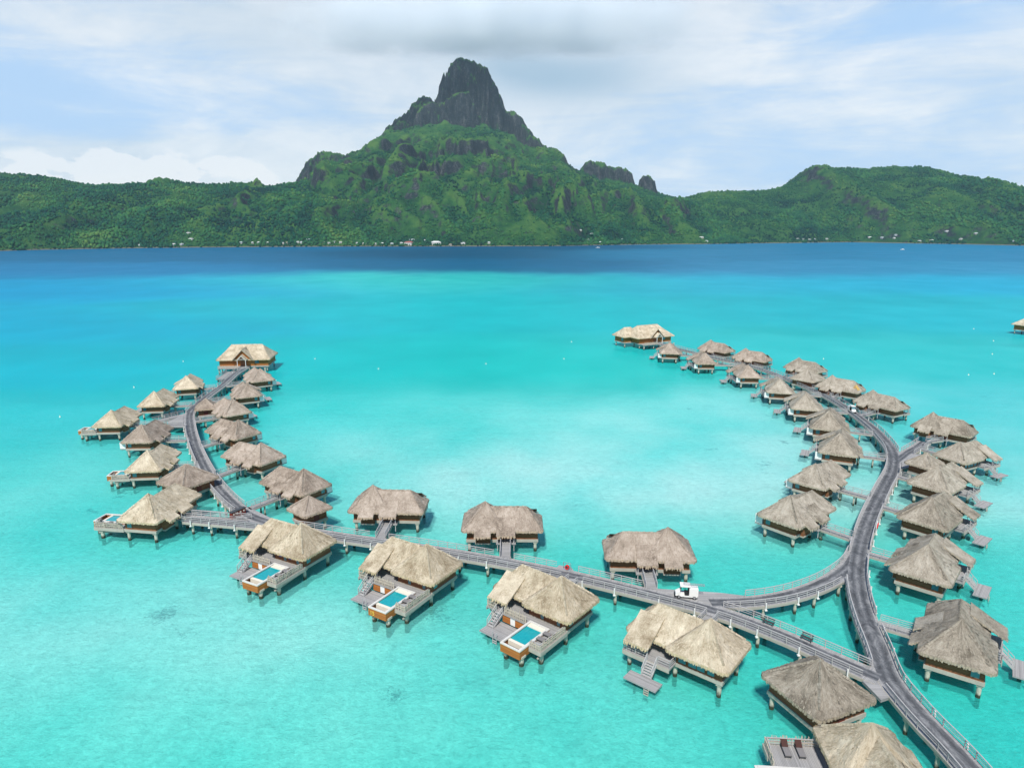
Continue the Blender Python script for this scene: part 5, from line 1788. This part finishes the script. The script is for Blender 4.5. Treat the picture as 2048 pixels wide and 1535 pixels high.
dark = k.math("ADD", dark, k.math("MULTIPLY", spot(*ang(700, 60), .30, .035), .35))
white = k.mix(k.math("MINIMUM", dark, 1.0), white, rgb((.40, .56, .70)))
glow = k.math("MULTIPLY", spot(*ang(930, 20), .20, .05), .6)
white = k.mix(glow, white, rgb((.86, .89, .90)))
cloudy = k.mix(cl, blue, white)
cloudy = k.mix(k.math("MULTIPLY", cum, .85), cloudy, rgb((.93, .955, .98)))
# clouds over the physical sky: the sky itself shows through thin cover and lights the scene
skyb = k.mix(1.0, sky.outputs[0], rgb((.115, .115, .115)), "MULTIPLY")
fin = k.mix(.88, skyb, cloudy)
k.link(fin, bg.inputs[0])
bg.inputs[1].default_value = 0.90
k.link(bg.outputs[0], out.inputs[0])

sd = bpy.data.lights.new("sun", "SUN")
sd.energy = 4.7
sd.angle = R(4)
sd.color = (1.0, .955, .88)
so = bpy.data.objects.new("sun", sd)
COL.objects.link(so)
d = Vector((math.sin(SUN_AZ) * math.cos(SUN_EL), math.cos(SUN_AZ) * math.cos(SUN_EL), math.sin(SUN_EL)))
so.rotation_euler = d.to_track_quat("Z", "Y").to_euler()
so.location = (0, -40, 200)

# ------------------------------------------------------------------ haze, and the cloud resting on it at the summit
HAZE = 4.0e-5
TOP = float(GH.max()) + 9.0
hb = MB(); hb.box(-5200, 5200, -400, 5600, -45, TOP)
m, nt, out = mat_new("sea_haze")
pv = nt.nodes.new("ShaderNodeVolumePrincipled")
pv.inputs["Color"].default_value = (.70, .87, 1.0, 1)
pv.inputs["Density"].default_value = HAZE
pv.inputs["Anisotropy"].default_value = .2
nt.links.new(pv.outputs[0], out.inputs["Volume"])
ho = hb.build("haze", m)
tag(ho, kind="stuff")

cb_ = MB(); n_ = 24
cx_, cy_, rx_, ry_, rz_ = -100.0, 3470.0, 1150.0, 400.0, 125.0
for j in range(12):
    for i in range(n_):
        P = lambda i, j: (rx_ * max(0, math.sin(math.pi * j / 12)) ** .5 * math.cos(2 * math.pi * i / n_), ry_ * max(0, math.sin(math.pi * j / 12)) ** .5 * math.sin(2 * math.pi * i / n_), -rz_ * math.copysign(abs(math.cos(math.pi * j / 12)) ** .5, math.cos(math.pi * j / 12)))
        q = [P(i, j), P(i + 1, j), P(i + 1, j + 1), P(i, j + 1)]
        if j == 0: q = [q[0], q[2], q[3]]
        elif j == 11: q = q[:3]
        cb_.face(q)
m, nt, out = mat_new("summit_cloud_vapour")
k = NT(nt)
oc = k.n("ShaderNodeTexCoord").outputs["Object"]
sc_ = k.mapping(oc, (1 / rx_, 1 / ry_, .55 / rz_))
ln = k.n("ShaderNodeVectorMath", operation="LENGTH"); k.link(sc_, ln.inputs[0])
so_ = k.n("ShaderNodeSeparateXYZ"); k.link(oc, so_.inputs[0])
nz = k.noise(k.mapping(oc, (.0040, .0040, .010)), 1.0, 6, .62, dist=.5)
den = k.math("SUBTRACT", k.math("ADD", k.math("SUBTRACT", 1.0, ln.outputs["Value"]), k.math("MULTIPLY", k.math("SUBTRACT", nz, .5), 2.2)), .02)
edge = k.math("MULTIPLY", k.maprange(k.math("ABSOLUTE", so_.outputs[2]), rz_, rz_ * .72, 0, 1, smooth=True), k.maprange(ln.outputs["Value"], 1.0, .70, 0, 1))
den = k.math("MULTIPLY", k.math("MULTIPLY", k.math("MAXIMUM", den, 0.0), .0145), edge)
pv = k.n("ShaderNodeVolumePrincipled")
pv.inputs["Color"].default_value = (.93, .972, 1.0, 1)
pv.inputs["Anisotropy"].default_value = 0.0
k.link(den, pv.inputs["Density"])
k.link(pv.outputs[0], out.inputs["Volume"])
co = cb_.build("summit_cloud", m)
co.location = (cx_, cy_, TOP + 1.0 + rz_)
tag(co, "grey white cloud resting on the tip of the main peak", "cloud", kind="stuff")

# ------------------------------------------------------------------ render settings
SC.render.engine = "CYCLES"
cy = SC.cycles
cy.use_denoising = True
cy.max_bounces = 10
cy.diffuse_bounces = 3
cy.glossy_bounces = 3
cy.transparent_max_bounces = 10
cy.transmission_bounces = 4
cy.volume_bounces = 8
cy.volume_max_steps = 256
cy.caustics_reflective = False
cy.caustics_refractive = False
cy.sample_clamp_indirect = 6
SC.view_settings.view_transform = "Standard"
SC.view_settings.look = "None"
SC.view_settings.exposure = 0.22
SC.view_settings.gamma = 1.0
SC.view_settings.use_curve_mapping = False
